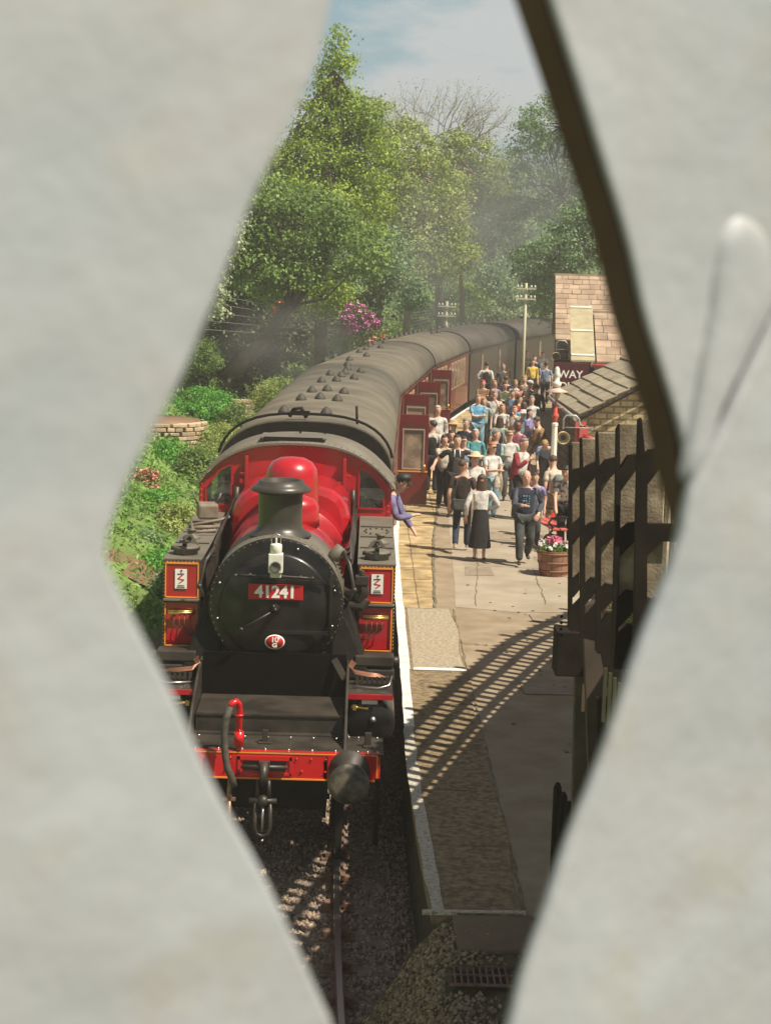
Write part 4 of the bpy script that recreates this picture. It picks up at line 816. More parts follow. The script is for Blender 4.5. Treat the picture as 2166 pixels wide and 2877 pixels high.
# ------------------------------------------------------------ dark wooden stair fence on the right
M_fence = mat('weathered_fence_timber', (.15, .11, .07), .85, c2=(.27, .21, .145), sc=11, lo=.4, hi=.66, bump=.3, bsc=60)
M_fdark = mat('tarred_timber_and_shadow', (.009, .006, .004), .85, spec=.2, c2=(.018, .012, .008), sc=6, bump=.08)
FT = thing('stair_fence', 'dark timber fence of the footbridge stairs with weathered uprights', 'fence', (2.4, 10.2, 3.3))
boards = [(2.36, 2.44, 11.7, 5.02, 4.07), (2.33, 2.435, 10.95, 5.12, 4.16), (2.33, 2.45, 10.2, 5.23, 4.27), (2.35, 2.47, 9.45, 5.35, 4.38), (2.35, 2.47, 8.7, 5.44, 4.46)]
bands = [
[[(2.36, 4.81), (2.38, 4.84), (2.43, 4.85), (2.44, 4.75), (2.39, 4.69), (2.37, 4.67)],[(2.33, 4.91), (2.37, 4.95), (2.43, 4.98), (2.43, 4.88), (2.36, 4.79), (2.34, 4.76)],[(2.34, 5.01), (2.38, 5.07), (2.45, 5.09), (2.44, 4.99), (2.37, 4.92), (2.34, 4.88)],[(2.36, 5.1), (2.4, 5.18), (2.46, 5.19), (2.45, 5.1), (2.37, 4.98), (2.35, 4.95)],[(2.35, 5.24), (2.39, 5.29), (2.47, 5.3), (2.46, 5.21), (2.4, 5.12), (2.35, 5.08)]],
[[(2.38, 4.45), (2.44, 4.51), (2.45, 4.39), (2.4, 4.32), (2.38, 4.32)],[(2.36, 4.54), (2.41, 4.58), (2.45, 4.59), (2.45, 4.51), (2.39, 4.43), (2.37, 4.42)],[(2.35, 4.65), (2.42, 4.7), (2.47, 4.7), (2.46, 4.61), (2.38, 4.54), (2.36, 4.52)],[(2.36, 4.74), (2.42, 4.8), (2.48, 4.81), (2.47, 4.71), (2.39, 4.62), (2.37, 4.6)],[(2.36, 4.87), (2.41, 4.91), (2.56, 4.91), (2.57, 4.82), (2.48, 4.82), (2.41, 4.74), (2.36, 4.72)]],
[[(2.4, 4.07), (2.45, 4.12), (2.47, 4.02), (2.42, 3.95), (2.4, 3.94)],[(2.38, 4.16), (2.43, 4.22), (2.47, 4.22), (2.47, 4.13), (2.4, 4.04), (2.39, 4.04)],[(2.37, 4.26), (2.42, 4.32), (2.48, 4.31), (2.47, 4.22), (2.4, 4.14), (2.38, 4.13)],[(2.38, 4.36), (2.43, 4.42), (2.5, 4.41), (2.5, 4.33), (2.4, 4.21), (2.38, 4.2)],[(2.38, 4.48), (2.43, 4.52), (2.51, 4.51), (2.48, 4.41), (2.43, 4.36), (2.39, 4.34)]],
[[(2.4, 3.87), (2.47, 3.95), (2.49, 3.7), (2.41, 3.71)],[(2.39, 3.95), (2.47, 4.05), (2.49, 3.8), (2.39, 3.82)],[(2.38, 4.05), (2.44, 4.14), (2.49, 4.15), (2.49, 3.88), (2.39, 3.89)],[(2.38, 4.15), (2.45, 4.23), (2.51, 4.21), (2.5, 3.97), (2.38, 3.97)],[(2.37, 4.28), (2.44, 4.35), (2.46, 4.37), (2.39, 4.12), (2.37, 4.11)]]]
bars_ = [[(2.34, 5.01), (2.36, 5.01), (2.42, 3.7), (2.39, 3.72)],[(2.32, 5.12), (2.33, 5.13), (2.37, 4.7), (2.41, 3.82), (2.38, 3.82), (2.34, 4.7)],[(2.32, 5.22), (2.33, 5.24), (2.37, 4.8), (2.41, 3.9), (2.38, 3.9), (2.34, 4.8)],[(2.33, 5.32), (2.345, 5.35), (2.37, 4.98), (2.4, 3.98), (2.37, 3.98), (2.345, 4.91)],[(2.33, 5.44), (2.345, 5.45), (2.39, 5.15), (2.42, 4.52), (2.43, 4.36), (2.37, 4.16), (2.345, 4.87)]]
def fx(p, d): return (p[0]-2.4, d-10.2, p[1]-3.3)
for i, (a, b, d, zt, zb) in enumerate(boards):
    w = (b-a)
    MB().prism([fx((a, zt), d), fx((b, zt), d), fx((b+.035, zb), d), fx((a+.035, zb), d)], (0, .035, 0)).build('upright', M_fence, FT, bevel=.004)
    MB().prism([fx(p, d-.05) for p in bars_[i]], (0, .06, 0)).build('post', M_fdark, FT)
    for bd in bands: MB().prism([fx(p, d-.045) for p in bd[i]], (0, .04, 0)).build('rail_shadow', M_fdark, FT)  # slanted dark pieces shape the rails and their diagonal shadows on the boards
for k, (x, zt) in enumerate(((2.57, 5.12), (2.61, 5.14), (2.65, 5.15), (2.70, 5.17))):
    MB().box((x-2.4, 9.3-10.2, (zt+4.2)/2-3.3), (.022, .03, zt-4.2)).build('upright', M_fence, FT)
MB().box((2.7-2.4, 9.25-10.2, 5.20-3.3), (.36, .05, .1)).box((2.7-2.4, 9.25-10.2, 4.12-3.3), (.5, .05, .3)).build('rail', M_fdark, FT)
MB().box((2.44-2.4, 12-10.2, 3.49-3.3), (.20, .25, .32)).build('landing_beam', M_fdark, FT, bevel=.006)
MB().prism([fx((2.50, 3.6), 12.05), fx((2.62, 3.75), 12.05), fx((2.72, 1.2), 12.05), fx((2.56, 1.2), 12.05)], (0, .12, 0)).prism([fx((2.44, 3.95), 11.3), fx((2.56, 4.0), 11.3), (2.78-2.4, 0.9, .9-3.3), (2.66-2.4, 0.9, .9-3.3)], (0, .1, 0)).build('support_post', mat('brown_support_timber', (.045, .032, .022), .8, c2=(.075, .05, .035), sc=5), FT)
MB().prism([fx((2.46, 3.85), 10.6), fx((2.6, 3.85), 10.6), fx((2.72, 3.3), 10.6), fx((2.62, 3.2), 10.6)], (0, .05, 0)).prism([fx((2.52, 3.4), 11), fx((2.9, 3.4), 11), fx((3.0, 1.5), 11), fx((2.62, 1.5), 11)], (0, .05, 0)).build('stair_side', M_fdark, FT)
mb = MB()
for k in range(5): mb.box((2.40+.03*k-2.4+.05, 10.0-10.2+.2, 3.62-3.3-.03*k), (.022, .02, .34))
mb.build('slats', mat('mossy_slats', (.03, .028, .012), .9, c2=(.055, .05, .022), sc=6), FT)
MB().box((2.557-2.4, 11.95-10.2, 3.16-3.3), (.02, .02, .20)).build('faded_notice', mat('faded_pink', (.45, .22, .17), .7), FT)
for k in range(4): MB().sph((2.345-2.4, 11.7-10.2, 3.80-3.3-.045*k), .012, 6, 4).build('bolt', M_fdark, FT)
lf = thing('low_paling_fence', 'low rounded dark paling posts at the foot of the footbridge stairs', 'fence', (2.6, 13.6, .9))
for k in range(5): MB().lathe([(.035, 0), (.035, 1.08-.04*k), (.02, 1.12-.04*k), (.001, 1.13-.04*k)], (.0+.035*k, -.12*k, 0), 'Z', 10).build('paling', M_fdark, lf)

# ------------------------------------------------------------ telegraph poles
M_pole = mat('pale_pole', (.50, .46, .32), .7)
def tpole(x, y, z0, z1, label):
    t = thing('telegraph_pole', label, 'telegraph pole', (x, y, z0), group='telegraph poles by the line')
    h = z1-z0
    MB().tube([(0, 0, 0), (0, 0, h)], [.075, .055], 8).build('pole', M_pole, t)
    for dz in (.25, .70):
        a = MB().box((0, -.1, h-dz), (.86, .06, .06)).build('cross_arm', M_pole, t)
        mb = MB()
        for k in (-.38, -.22, .22, .38): mb.lathe([(.035, 0), (.042, .04), (.025, .10), (.001, .12)], (k, -.1, h-dz+.05), 'Z', 8)
        mb.build('insulators', M_cream, a)
tpole(7.75, 76, -.2, 5.75, 'pale telegraph pole with two cross arms behind the last carriages')
tpole(4.55, 82, .4, 4.75, 'shorter telegraph pole on the grass bank among the trees')

# ------------------------------------------------------------ painted iron lattice the photograph is taken through
M_lat = mat('thick_grey_paint', (.305, .325, .345), .55, c2=(.365, .385, .405), sc=7, lo=.35, hi=.65, bump=.25, bsc=14, c3=(.34, .345, .355))
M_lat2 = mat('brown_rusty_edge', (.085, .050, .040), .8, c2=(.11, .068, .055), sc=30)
AL = R(35); LU = Vector((math.cos(AL), math.sin(AL), 0)); LN = Vector((-math.sin(AL), math.cos(AL), 0)); LP = CAMP+Vector((.0058, .495, -.0702))
_t = M_lat.node_tree; _b = _t.nodes['Principled BSDF']; _src = _b.inputs['Base Color'].links[0].from_socket
_c = N(_t, 'ShaderNodeTexCoord'); _n = N(_t, 'ShaderNodeTexNoise'); _n.inputs['Scale'].default_value = 26; _n.inputs['Detail'].default_value = 8; _r = N(_t, 'ShaderNodeValToRGB'); _r.color_ramp.elements[0].position = .56; _r.color_ramp.elements[1].position = .70; _r.color_ramp.elements[1].color = (.25, .25, .25, 1)
_x = N(_t, 'ShaderNodeMixRGB'); _x.inputs[2].default_value = (.30, .26, .17, 1); _t.links.new(_c.outputs['Object'], _n.inputs[0]); _t.links.new(_n.outputs[0], _r.inputs[0]); _t.links.new(_r.outputs[0], _x.inputs[0]); _t.links.new(_src, _x.inputs[1]); _t.links.new(_x.outputs[0], _b.inputs['Base Color'])
lat = thing('iron_lattice', 'thickly painted pale grey iron lattice bars around a diamond opening', 'lattice', LP)
def bar3(poly, d0, d1): 
    mb = MB(); mb.prism([LU*a+Vector((0, 0, b))+LN*d0 for a, b in poly], LN*(d1-d0)); return mb
def smooth(pl, it=2):
    for _ in range(it):
        q = [pl[0]]
        for a, b in zip(pl[:-1], pl[1:]): q += [(a[0]*.75+b[0]*.25, a[1]*.75+b[1]*.25), (a[0]*.25+b[0]*.75, a[1]*.25+b[1]*.75)]
        pl = q+[pl[-1]]
    return pl
LEFT = [(-.0227, .1727), (-.022, .1498), (-.0223, .1424), (-.0266, .1236), (-.0365, .1056), (-.0478, .0853), (-.056, .0641), (-.0655, .0432), (-.075, .0261), (-.0831, .0129), (-.0881, .0009), (-.0894, -.0051), (-.0882, -.0095), (-.0799, -.0259), (-.0685, -.0463), (-.0595, -.0659), (-.0503, -.0834), (-.0392, -.1017), (-.0275, -.1251), (-.0189, -.1428), (-.0122, -.1563), (-.0059, -.1844)]
URO = [(.038, .19), (.0519, .1613), (.057, .1513), (.0674, .132), (.0804, .1065), (.094, .0799), (.1016, .0581), (.1112, .0402), (.1212, .0202), (.1269, .0029), (.14, -.025)]
LR = [(.2598, .19), (.2098, .1208), (.1668, .065), (.1506, .0398), (.1368, .0166), (.1289, .0043), (.125, -.0017), (.122, -.0188), (.1146, -.0354), (.1062, -.0519), (.0982, -.073), (.0892, -.0938), (.0782, -.1141), (.0695, -.1377), (.0608, -.158), (.0572, -.1717), (.0525, -.1878), (.04, -.24)]
bar3(smooth(LEFT, 1)+[(-.004, -.24), (-.22, -.24), (-.22, .22), (-.022, .22)], 0, .012).build('bar', M_lat, lat, bevel=.002)
ur = smooth(URO)
ur = [(a+.004, b) for a, b in ur]
o = bar3(ur+[(.30, -.10), (.30, .19)], .0055, .0085).build('bar', M_lat, lat, bevel=.0015)
# rusty underside of the upper bar: a web standing behind its edge
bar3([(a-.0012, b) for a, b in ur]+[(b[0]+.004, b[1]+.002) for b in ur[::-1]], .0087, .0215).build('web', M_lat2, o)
lrp = smooth(LR)
bar3(lrp+[(.32, -.24), (.32, .19)], 0, .005).build('bar', M_lat, lat, bevel=.002)
rg = smooth([(.1465, .0921), (.1399, .0889), (.1358, .0777), (.1341, .0566), (.130, .0353), (.1265, .0152), (.1242, .0022), (.135, .0), (.1363, .0088), (.1434, .0267), (.1554, .0495), (.1649, .0629), (.163, .0833), (.1554, .0901), (.1465, .0921)])[:-1]
lay = []; gc = (.1420, .0500)
for f_, d_ in ((1.0, .0057), (.93, .0048), (.82, .0036), (.68, .0028), (.45, .0024)):
    lay.append([LU*(gc[0]+(a-gc[0]-(.0)*(1-f_))*f_+(b-gc[1])*(1-f_)*.20)+Vector((0, 0, gc[1]+(b-gc[1])*(1-(1-f_)*.35)))+LN*d_ for a, b in rg])
mb = MB(); n_ = len(rg); VV = [p for l_ in lay for p in l_]
mb.add(VV, [(i*n_+k, i*n_+(k+1) % n_, (i+1)*n_+(k+1) % n_, (i+1)*n_+k) for i in range(4) for k in range(n_)]+[tuple(range(4*n_, 5*n_))], True)
mb.build('thick_paint_ridge', M_lat, lat)
# ------------------------------------------------------------ vegetation
def at(u, v, y):
    """world point at distance y along the sight line of photo position (u, v)"""
    d = FW*4811+RT*(u-1083)-UP*(v-1438.5); k = y/d.y; return CAMP+d*k
def pm(y): return 4811/(y*1.02)
def leaves(C, size, rng, up=.5, asp=.62, out=None):
    n = len(C); nrm = rng.normal(size=(n, 3))*(.55 if out is not None else 1)
    if out is None: nrm[:, 2] = np.abs(nrm[:, 2])
    else: nrm += out*1.0
    nrm[:, 2] += up; nrm /= np.linalg.norm(nrm, axis=1)[:, None]
    t = rng.normal(size=(n, 3)); t -= nrm*(t*nrm).sum(1)[:, None]; t /= np.linalg.norm(t, axis=1)[:, None]; b = np.cross(nrm, t)
    s_ = size*rng.uniform(.6, 1.3, (n, 1)); V = np.empty((n, 4, 3))
    V[:, 0] = C-t*s_; V[:, 1] = C-b*s_*asp+nrm*s_*.15; V[:, 2] = C+t*s_; V[:, 3] = C+b*s_*asp+nrm*s_*.15
    return V.reshape(-1, 3), np.arange(n*4).reshape(n, 4)
OUT = [None]
def crown_points(blobs, nclump, per, cr, rng, hollow=.55, flat=.6):
    """blobs: (centre, rx, rz, weight).  leaf centres gathered in clumps through the crown"""
    w = np.array([b[1]**2*b[2] if len(b) < 4 else b[3] for b in blobs], float)**.75; w /= w.sum(); CC = []
    for i in rng.choice(len(blobs), nclump, p=w):
        c, rx, rz = blobs[i][:3]; d = rng.normal(size=3); d /= np.linalg.norm(d); q = hollow+(1-hollow)*rng.random()**.7
        CC.append(np.array(c)+d*q*np.array([rx, rx, rz]))
    CC = np.array(CC); k = rng.integers(int(per*.5), int(per*1.5), nclump); P = np.repeat(CC, k, 0)
    r_ = np.repeat(rng.uniform(.6, 1.3, nclump)*cr, k)[:, None]
    D = rng.normal(size=P.shape)*r_*np.array([.5, .5, .5*flat]); OUT[0] = D/(np.linalg.norm(D, axis=1)[:, None]+1e-6)
    return CC, P+D
def plant(name, label, cat, base, blobs, lm, nclump, per, cr, size, seed, trunk=None, tm=None, tr=.18, limbs=10, hollow=.55, flat=.6, group=None, leafname='crown', up=.5, flowers_=None, limbr=.05):
    rng = np.random.default_rng(seed); base = Vector(base); t = thing(name, label, cat, base, group=group)
    bl = [(np.array(b[0])-np.array(base), *b[1:]) for b in blobs]
    per = int(per*1.6); size = size*.78
    CC, P = crown_points(bl, nclump, per, cr, rng, hollow, flat)
    V, F = leaves(P, size, rng, up, out=OUT[0]); npmesh(leafname, V, F, lm, t)
    tm = tm or M_bark
    if trunk is not None:
        tp = [Vector(p)-base for p in trunk]; n = len(tp); mb = MB().tube(tp, [tr*(1-.72*i/(n-1)) for i in range(n)], 9)
        for k in range(limbs):
            c = Vector(CC[rng.integers(len(CC))]); j = rng.integers(n//2, n); a = tp[j]; m_ = a.lerp(c, .5)+Vector((0, 0, (c-a).length*.12*rng.normal())); e = a.lerp(c, .93)
            mb.tube([a, a.lerp(m_, .5)+Vector(rng.normal(size=3)*.05), m_, e], [limbr*1.6, limbr*1.2, limbr*.8, limbr*.25], 5)
        mb.build('trunk', tm, t)
    if flowers_:
        fm, nf, fs, fb = flowers_
        fb = [(np.array(b[0])-np.array(base), *b[1:]) for b in fb]
        _, Q = crown_points(fb, nf, 14, .12, rng, .75, .8); V, F = leaves(Q, fs, rng, .6, .9); npmesh('flowers', V, F, fm, t)
    return t
M_bark = mat('dark_bark', (.055, .042, .028), .9, c2=(.11, .085, .06), sc=5, bump=.6)
M_barkp = mat('pale_bark', (.26, .20, .12), .85, c2=(.36, .27, .17), sc=4)
L_br = leafmat('bright_spring_leaf', (.16, .235, .025), (.28, .37, .05), .35)
L_md = leafmat('mid_green_leaf', (.11, .18, .035), (.20, .29, .075), .35)
L_ye = leafmat('yellow_green_leaf', (.20, .26, .055), (.34, .39, .12), .35)
L_bl = leafmat('blue_green_leaf', (.12, .20, .08), (.23, .33, .16), .35)
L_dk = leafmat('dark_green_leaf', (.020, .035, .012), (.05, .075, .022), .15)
L_lw = leafmat('lush_green_leaf', (.07, .24, .025), (.15, .38, .06), .35)
L_pa = leafmat('pale_flowering_leaf', (.22, .27, .13), (.36, .40, .25), .3)
def B(u, v, y, rpx, rv=None): 
    k = pm(y); return (tuple(at(u, v, y)), rpx/k, (rv or rpx)/k)
def gbase(x, y): return (x, y, gz(x, y)-.1)
TG = 'trees behind the train'
# tall bright tree, conical top
c = at(905, 900, 64)
plant('tree', 'tallest bright green tree with a pointed crown left of the sky', 'tree', (c.x, 64, 2.4), [B(860, 830, 63, 120, 60), B(945, 120, 64, 22, 55), B(950, 220, 64, 55, 70), B(930, 330, 64, 95, 90), B(1010, 330, 64, 60, 70), B(880, 470, 64, 140, 110), B(1030, 450, 64, 90, 90), B(820, 600, 63, 160, 110), B(980, 600, 64, 130, 110), B(700, 700, 63, 100, 80)], L_br, 950, 34, .50, .085, 11, trunk=[(c.x, 64, 2.4), at(900, 700, 64), at(915, 450, 64), at(935, 200, 64)], tr=.28, limbs=40, group=TG, limbr=.05)
# dark broad tree with leaning trunk
a, b2 = at(620, 1085, 59), at(875, 790, 60)
plant('tree', 'dark broad tree on a leaning trunk in front of the pointed tree', 'tree', a, [B(690, 560, 59, 130, 80), B(830, 620, 59, 150, 90), B(640, 700, 59, 110, 80), B(960, 700, 60, 130, 90), B(760, 760, 59, 140, 70), B(1040, 740, 61, 50, 60), B(700, 640, 58, 60)], L_md, 560, 26, .5, .095, 12, trunk=[a, a.lerp(b2, .4)+Vector((.12, 0, 0)), a.lerp(b2, .75), b2, at(950, 640, 60)], tr=.30, limbs=30, group=TG)
plant('tree', 'white blossoming shrubby tree at the left edge of the opening', 'tree', at(560, 950, 50), [B(610, 700, 50, 50, 90), B(650, 640, 50, 40, 60), B(600, 830, 50, 40, 60)], L_pa, 70, 30, .35, .075, 13, trunk=[at(560, 950, 50), at(590, 800, 50), at(630, 640, 50)], tr=.12, limbs=10, group=TG)
plant('tree', 'yellow green tree with a domed crown behind the pointed tree', 'tree', gbase(-1.2, 84), [B(1130, 420, 84, 100, 90), B(1080, 560, 83, 110, 100), B(1200, 560, 84, 120, 110), B(1130, 720, 83, 130, 90), B(1240, 700, 84, 100, 90), B(1060, 330, 84, 40, 60)], L_ye, 620, 34, .6, .105, 14, trunk=[gbase(2.6, 84), at(1150, 800, 84), at(1180, 650, 84), at(1160, 480, 84)], tm=M_barkp, tr=.22, limbs=30, group=TG)
plant('tree', 'smaller green tree with pale twin trunks above the pink rhododendron', 'tree', at(1060, 950, 76), [B(1010, 800, 76, 90, 80), B(1080, 720, 76, 80, 80), B(1140, 820, 76, 60, 60)], L_bl, 250, 32, .45, .085, 15, trunk=[at(1065, 950, 76), at(1065, 860, 76), at(1080, 700, 76)], tm=M_barkp, tr=.15, limbs=14, group=TG)
def baretree(label, base, fork, top, spread, y, n, seed, lm, per, size):
    rng = np.random.default_rng(seed); t = thing('bare_tree', label, 'tree', base, group=TG); b = Vector(base); f = Vector(fork)-b; mb = MB().tube([Vector(), f*.5, f], [.25, .2, .15], 8); TP = []
    def grow(p, d, L, r_, dep):
        q = p+d*L; m_ = p.lerp(q, .5)+Vector(rng.normal(size=3)*L*.06); mb.tube([p, m_, q], [r_, r_*.8, r_*.6], 5, False)
        if dep == 0: TP.append(q); return
        for k in range(3 if dep > 1 else 2):
            dd = (d+Vector(rng.normal(size=3)*.42)+Vector((0, 0, .12))).normalized(); grow(q if k < 2 else m_, dd, L*.72, r_*.58, dep-1)
    for k in range(n):
        ang = -1+2*k/(n-1); grow(f, Vector((ang*spread, rng.normal()*.3, 1)).normalized(), top*.30, .085, 5)
    mb.build('branches', mat('grey_twigs', (.20, .17, .13), .85), t)
    if per:
        C = np.repeat(np.array([tuple(p) for p in TP]), per, 0); C = C+rng.normal(size=C.shape)*.22; V, F = leaves(C, size, rng); npmesh('sparse_leaves', V, F, lm, t)
    return t
baretree('nearly bare tree with fine spreading branches against the clouds', at(1235, 930, 96), at(1228, 520, 96), 6.8, .75, 96, 4, 21, L_ye, 2, .05)
plant('tree', 'olive green tree crown below the bare branches', 'tree', at(1300, 930, 94), [B(1270, 410, 94, 50, 45), B(1330, 430, 95, 55, 55), B(1230, 480, 95, 60, 40), B(1370, 520, 95, 70, 70), B(1290, 560, 95, 90, 60)], L_ye, 240, 32, .6, .11, 22, trunk=[at(1300, 930, 94), at(1290, 620, 94), at(1300, 450, 94)], tr=.16, tm=M_barkp, limbs=18, group=TG)
plant('tree', 'soft green tree standing beyond the smoke in the middle', 'tree', at(1390, 930, 112), [B(1420, 520, 112, 80, 110), B(1350, 650, 112, 90, 90), B(1450, 680, 112, 90, 90), B(1300, 780, 110, 100, 80), B(1420, 800, 110, 100, 70)], L_bl, 480, 34, .8, .13, 23, trunk=[at(1390, 930, 112), at(1400, 700, 112), at(1420, 500, 112)], limbs=20, group=TG)
plant('tree', 'tall airy blue green tree on the right with branches showing through', 'tree', at(1590, 900, 90), [B(1560, 330, 90, 90, 70), B(1490, 400, 90, 60, 60), B(1600, 440, 90, 110, 80), B(1500, 520, 90, 80, 60), B(1560, 590, 90, 60, 40), B(1430, 600, 91, 60, 50), B(1660, 560, 90, 90, 90), B(1640, 300, 90, 80, 70)], L_bl, 430, 30, .55, .10, 24, trunk=[at(1590, 900, 90), at(1600, 700, 90), at(1580, 560, 90), at(1590, 350, 90)], tr=.2, limbs=60, hollow=.7, group=TG, limbr=.035)
baretree('slender bare limbed tree inside the airy right hand crowns', at(1610, 900, 92), at(1600, 640, 92), 6.0, .8, 92, 3, 25, L_bl, 2, .09)
plant('tree', 'dark green tree filling the space above the station roof', 'tree', at(1620, 950, 78), [B(1600, 700, 78, 110, 70), B(1520, 740, 79, 80, 70), B(1700, 640, 78, 90, 110), B(1560, 850, 80, 60, 50), B(1640, 620, 78, 60)], L_bl, 420, 30, .55, .095, 26, trunk=[at(1620, 950, 78), at(1610, 760, 78), at(1600, 650, 78)], limbs=20, group=TG)
plant('tree', 'low rounded tree in the hollow behind the telegraph pole', 'tree', at(1500, 930, 118), [B(1480, 700, 118, 110, 90), B(1540, 800, 116, 90, 80), B(1400, 860, 116, 90, 50)], L_md, 300, 30, .9, .14, 27, trunk=[at(1500, 930, 118), at(1490, 800, 118)], limbs=8, group=TG)
plant('shrub', 'pale flowering shrub above the roofs of the dark carriages', 'shrub', at(1430, 930, 108), [B(1420, 870, 108, 60, 40), B(1380, 890, 108, 50, 30)], L_pa, 70, 30, .5, .10, 28)
plant('shrub', 'bushy green shrub at the foot of the trees beside the grass bank', 'shrub', at(1250, 930, 100), [B(1180, 880, 98, 60, 50), B(1300, 850, 100, 70, 60), B(1090, 930, 92, 60, 50)], L_md, 160, 30, .5, .10, 29)
# dark woodland understorey on the left
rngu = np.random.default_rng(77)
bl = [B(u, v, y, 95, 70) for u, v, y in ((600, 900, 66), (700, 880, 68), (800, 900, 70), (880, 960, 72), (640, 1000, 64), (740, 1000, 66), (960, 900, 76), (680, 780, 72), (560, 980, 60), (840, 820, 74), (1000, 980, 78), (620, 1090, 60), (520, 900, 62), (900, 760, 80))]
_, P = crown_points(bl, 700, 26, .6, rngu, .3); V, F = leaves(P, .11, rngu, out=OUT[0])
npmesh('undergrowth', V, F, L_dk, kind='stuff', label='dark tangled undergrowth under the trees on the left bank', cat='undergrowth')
bl = [B(u, v, y, 150, 120) for u, v, y in ((1100, 780, 135), (1250, 720, 140), (1400, 640, 150), (1550, 640, 140), (1700, 700, 120), (1000, 640, 120), (850, 700, 110), (1480, 860, 140), (700, 600, 100), (1350, 560, 155))]
_, P = crown_points(bl, 1100, 24, 1.1, rngu, .2); V, F = leaves(P, .2, rngu, out=OUT[0])
npmesh('far_woodland', V, F, L_bl, kind='stuff', label='hazy woodland filling the background behind the nearer trees', cat='woodland')
# pink rhododendron, orange azaleas
M_pf = mat('magenta_petals', (.50, .12, .34), .6, c2=(.60, .25, .42), sc=3, island=.25); M_of = mat('orange_petals', (.70, .20, .07), .6, island=.3); M_sf = mat('salmon_petals', (.60, .24, .18), .6, island=.3)
plant('rhododendron', 'large rhododendron covered in magenta pink flowers under the trees', 'shrub', at(1010, 960, 70), [B(1000, 905, 70, 55, 48), B(990, 960, 70, 60, 40)], L_md, 90, 26, .3, .07, 31, flowers_=(M_pf, 150, .055, [B(1000, 892, 69.4, 46, 40), B(1035, 905, 69.4, 28, 24), B(980, 915, 69.4, 30, 24)]))
plant('azalea', 'faded pink azalea lower on the bank beside the carriage roof', 'shrub', at(1060, 1000, 70), [B(1060, 965, 70, 45, 35)], L_md, 50, 22, .3, .08, 32, flowers_=(M_sf, 30, .05, [B(1065, 965, 69.6, 40, 30)]))
plant('azalea', 'bright orange azalea glowing in the dark wood on the left', 'shrub', at(780, 930, 62), [B(785, 880, 62, 24, 28)], L_md, 16, 18, .2, .06, 33, flowers_=(M_of, 30, .05, [B(790, 872, 61.6, 22, 28)]))
plant('azalea', 'red azalea bush on the left bank at the edge of the opening', 'shrub', at(410, 1385, 42), [B(405, 1350, 42, 42, 28)], L_md, 30, 20, .2, .05, 34, flowers_=(M_sf, 34, .04, [B(405, 1345, 41.7, 40, 26)]))
# garden bushes on the bank
BG = 'bushes in the bank garden'
for i, (u, v, y, rx, rv, lm, n, lab) in enumerate((
 (565, 1140, 55, 88, 50, L_lw, 260, 'vivid green rounded bush beside the stone wall'),
 (480, 1290, 46, 60, 50, L_lw, 150, 'bright green feathery bush below the stone wall'),
 (555, 1315, 45, 52, 55, L_md, 170, 'darker blue green bush left of the cab roof'),
 (600, 1230, 50, 80, 40, L_ye, 150, 'yellowish green bush sprawling above the cab'),
 (670, 1180, 54, 50, 45, L_md, 90, 'small dark bush beside the carriage roof'),
 (620, 1270, 48, 60, 34, L_ye, 100, 'lime coloured clump next to the cab roof'),
 (420, 1440, 40, 70, 60, L_lw, 200, 'tall grassy green clump beside the left tank'),
 (500, 1470, 38, 60, 52, L_ye, 150, 'pale yellow green bush behind the tool box'),
 (380, 1540, 36, 70, 48, L_bl, 170, 'leafy blue green plant near the bare soil'),
 (470, 1580, 34, 60, 30, L_lw, 110, 'low green plant right beside the left tank'),
 (800, 1110, 58, 90, 42, L_ye, 200, 'sunny pale green shrub along the carriage roof'),
 (850, 1060, 62, 50, 25, L_bl, 70, 'small shrub peeping over the first carriage'),
 (560, 1000, 58, 60, 50, L_md, 110, 'shadowy bush at the edge of the wood'),
 (340, 1650, 33, 50, 30, L_ye, 60, 'trailing plant at the edge of the opening by the soil'),
 (470, 1640, 32, 24, 26, L_bl, 50, 'tiny bush at the corner of the left tank'),
 (960, 1010, 80, 60, 30, L_lw, 90, 'light green shrub behind the second carriage roof'),
 (900, 980, 80, 40, 40, L_bl, 70, 'bluish shrub just left of the rhododendron'),
 (1140, 950, 96, 60, 28, L_lw, 70, 'green shrub on the lawn behind the carriages'))):
    c = at(u, v, y); k = pm(y); gzv = gz(c.x, y)
    plant('bush', lab, 'bush', (c.x, y, min(gzv, c.z-.2)), [B(u, v, y, rx, rv), B(u-rx*.4, v+rv*.5, y-.3, rx*.6, rv*.6), B(u+rx*.4, v+rv*.5, y-.3, rx*.6, rv*.6), ((c.x, y, (gzv+c.z)/2), rx/k*.8, max(.15, (c.z-gzv)*.6))], lm, int(n*1.3), 30, .24, .048, 40+i, group=BG, leafname='leaves', trunk=[(c.x, y, gzv-.1), (c.x, y, c.z)], tr=.04, limbs=5, hollow=.7, limbr=.012)
# grass bed behind the stair fence
gb = thing('grass_bed', 'sunlit yellow green grass bed behind the stair fence', 'grass bed', (5.9, 26.4, .9))
MB().box((0, 0, .06), (2.3, 4.6, .12)).build('earth', mat('bare_soil', (.20, .12, .065)), gb)
_q = np.random.default_rng(3); P = np.c_[_q.uniform(-1.1, 1.1, 5000), _q.uniform(-2.25, 2.25, 5000), _q.uniform(.12, .36, 5000)]; V, F = leaves(P, .06, _q, .3, .35); npmesh('blades', V, F, L_ye, gb)
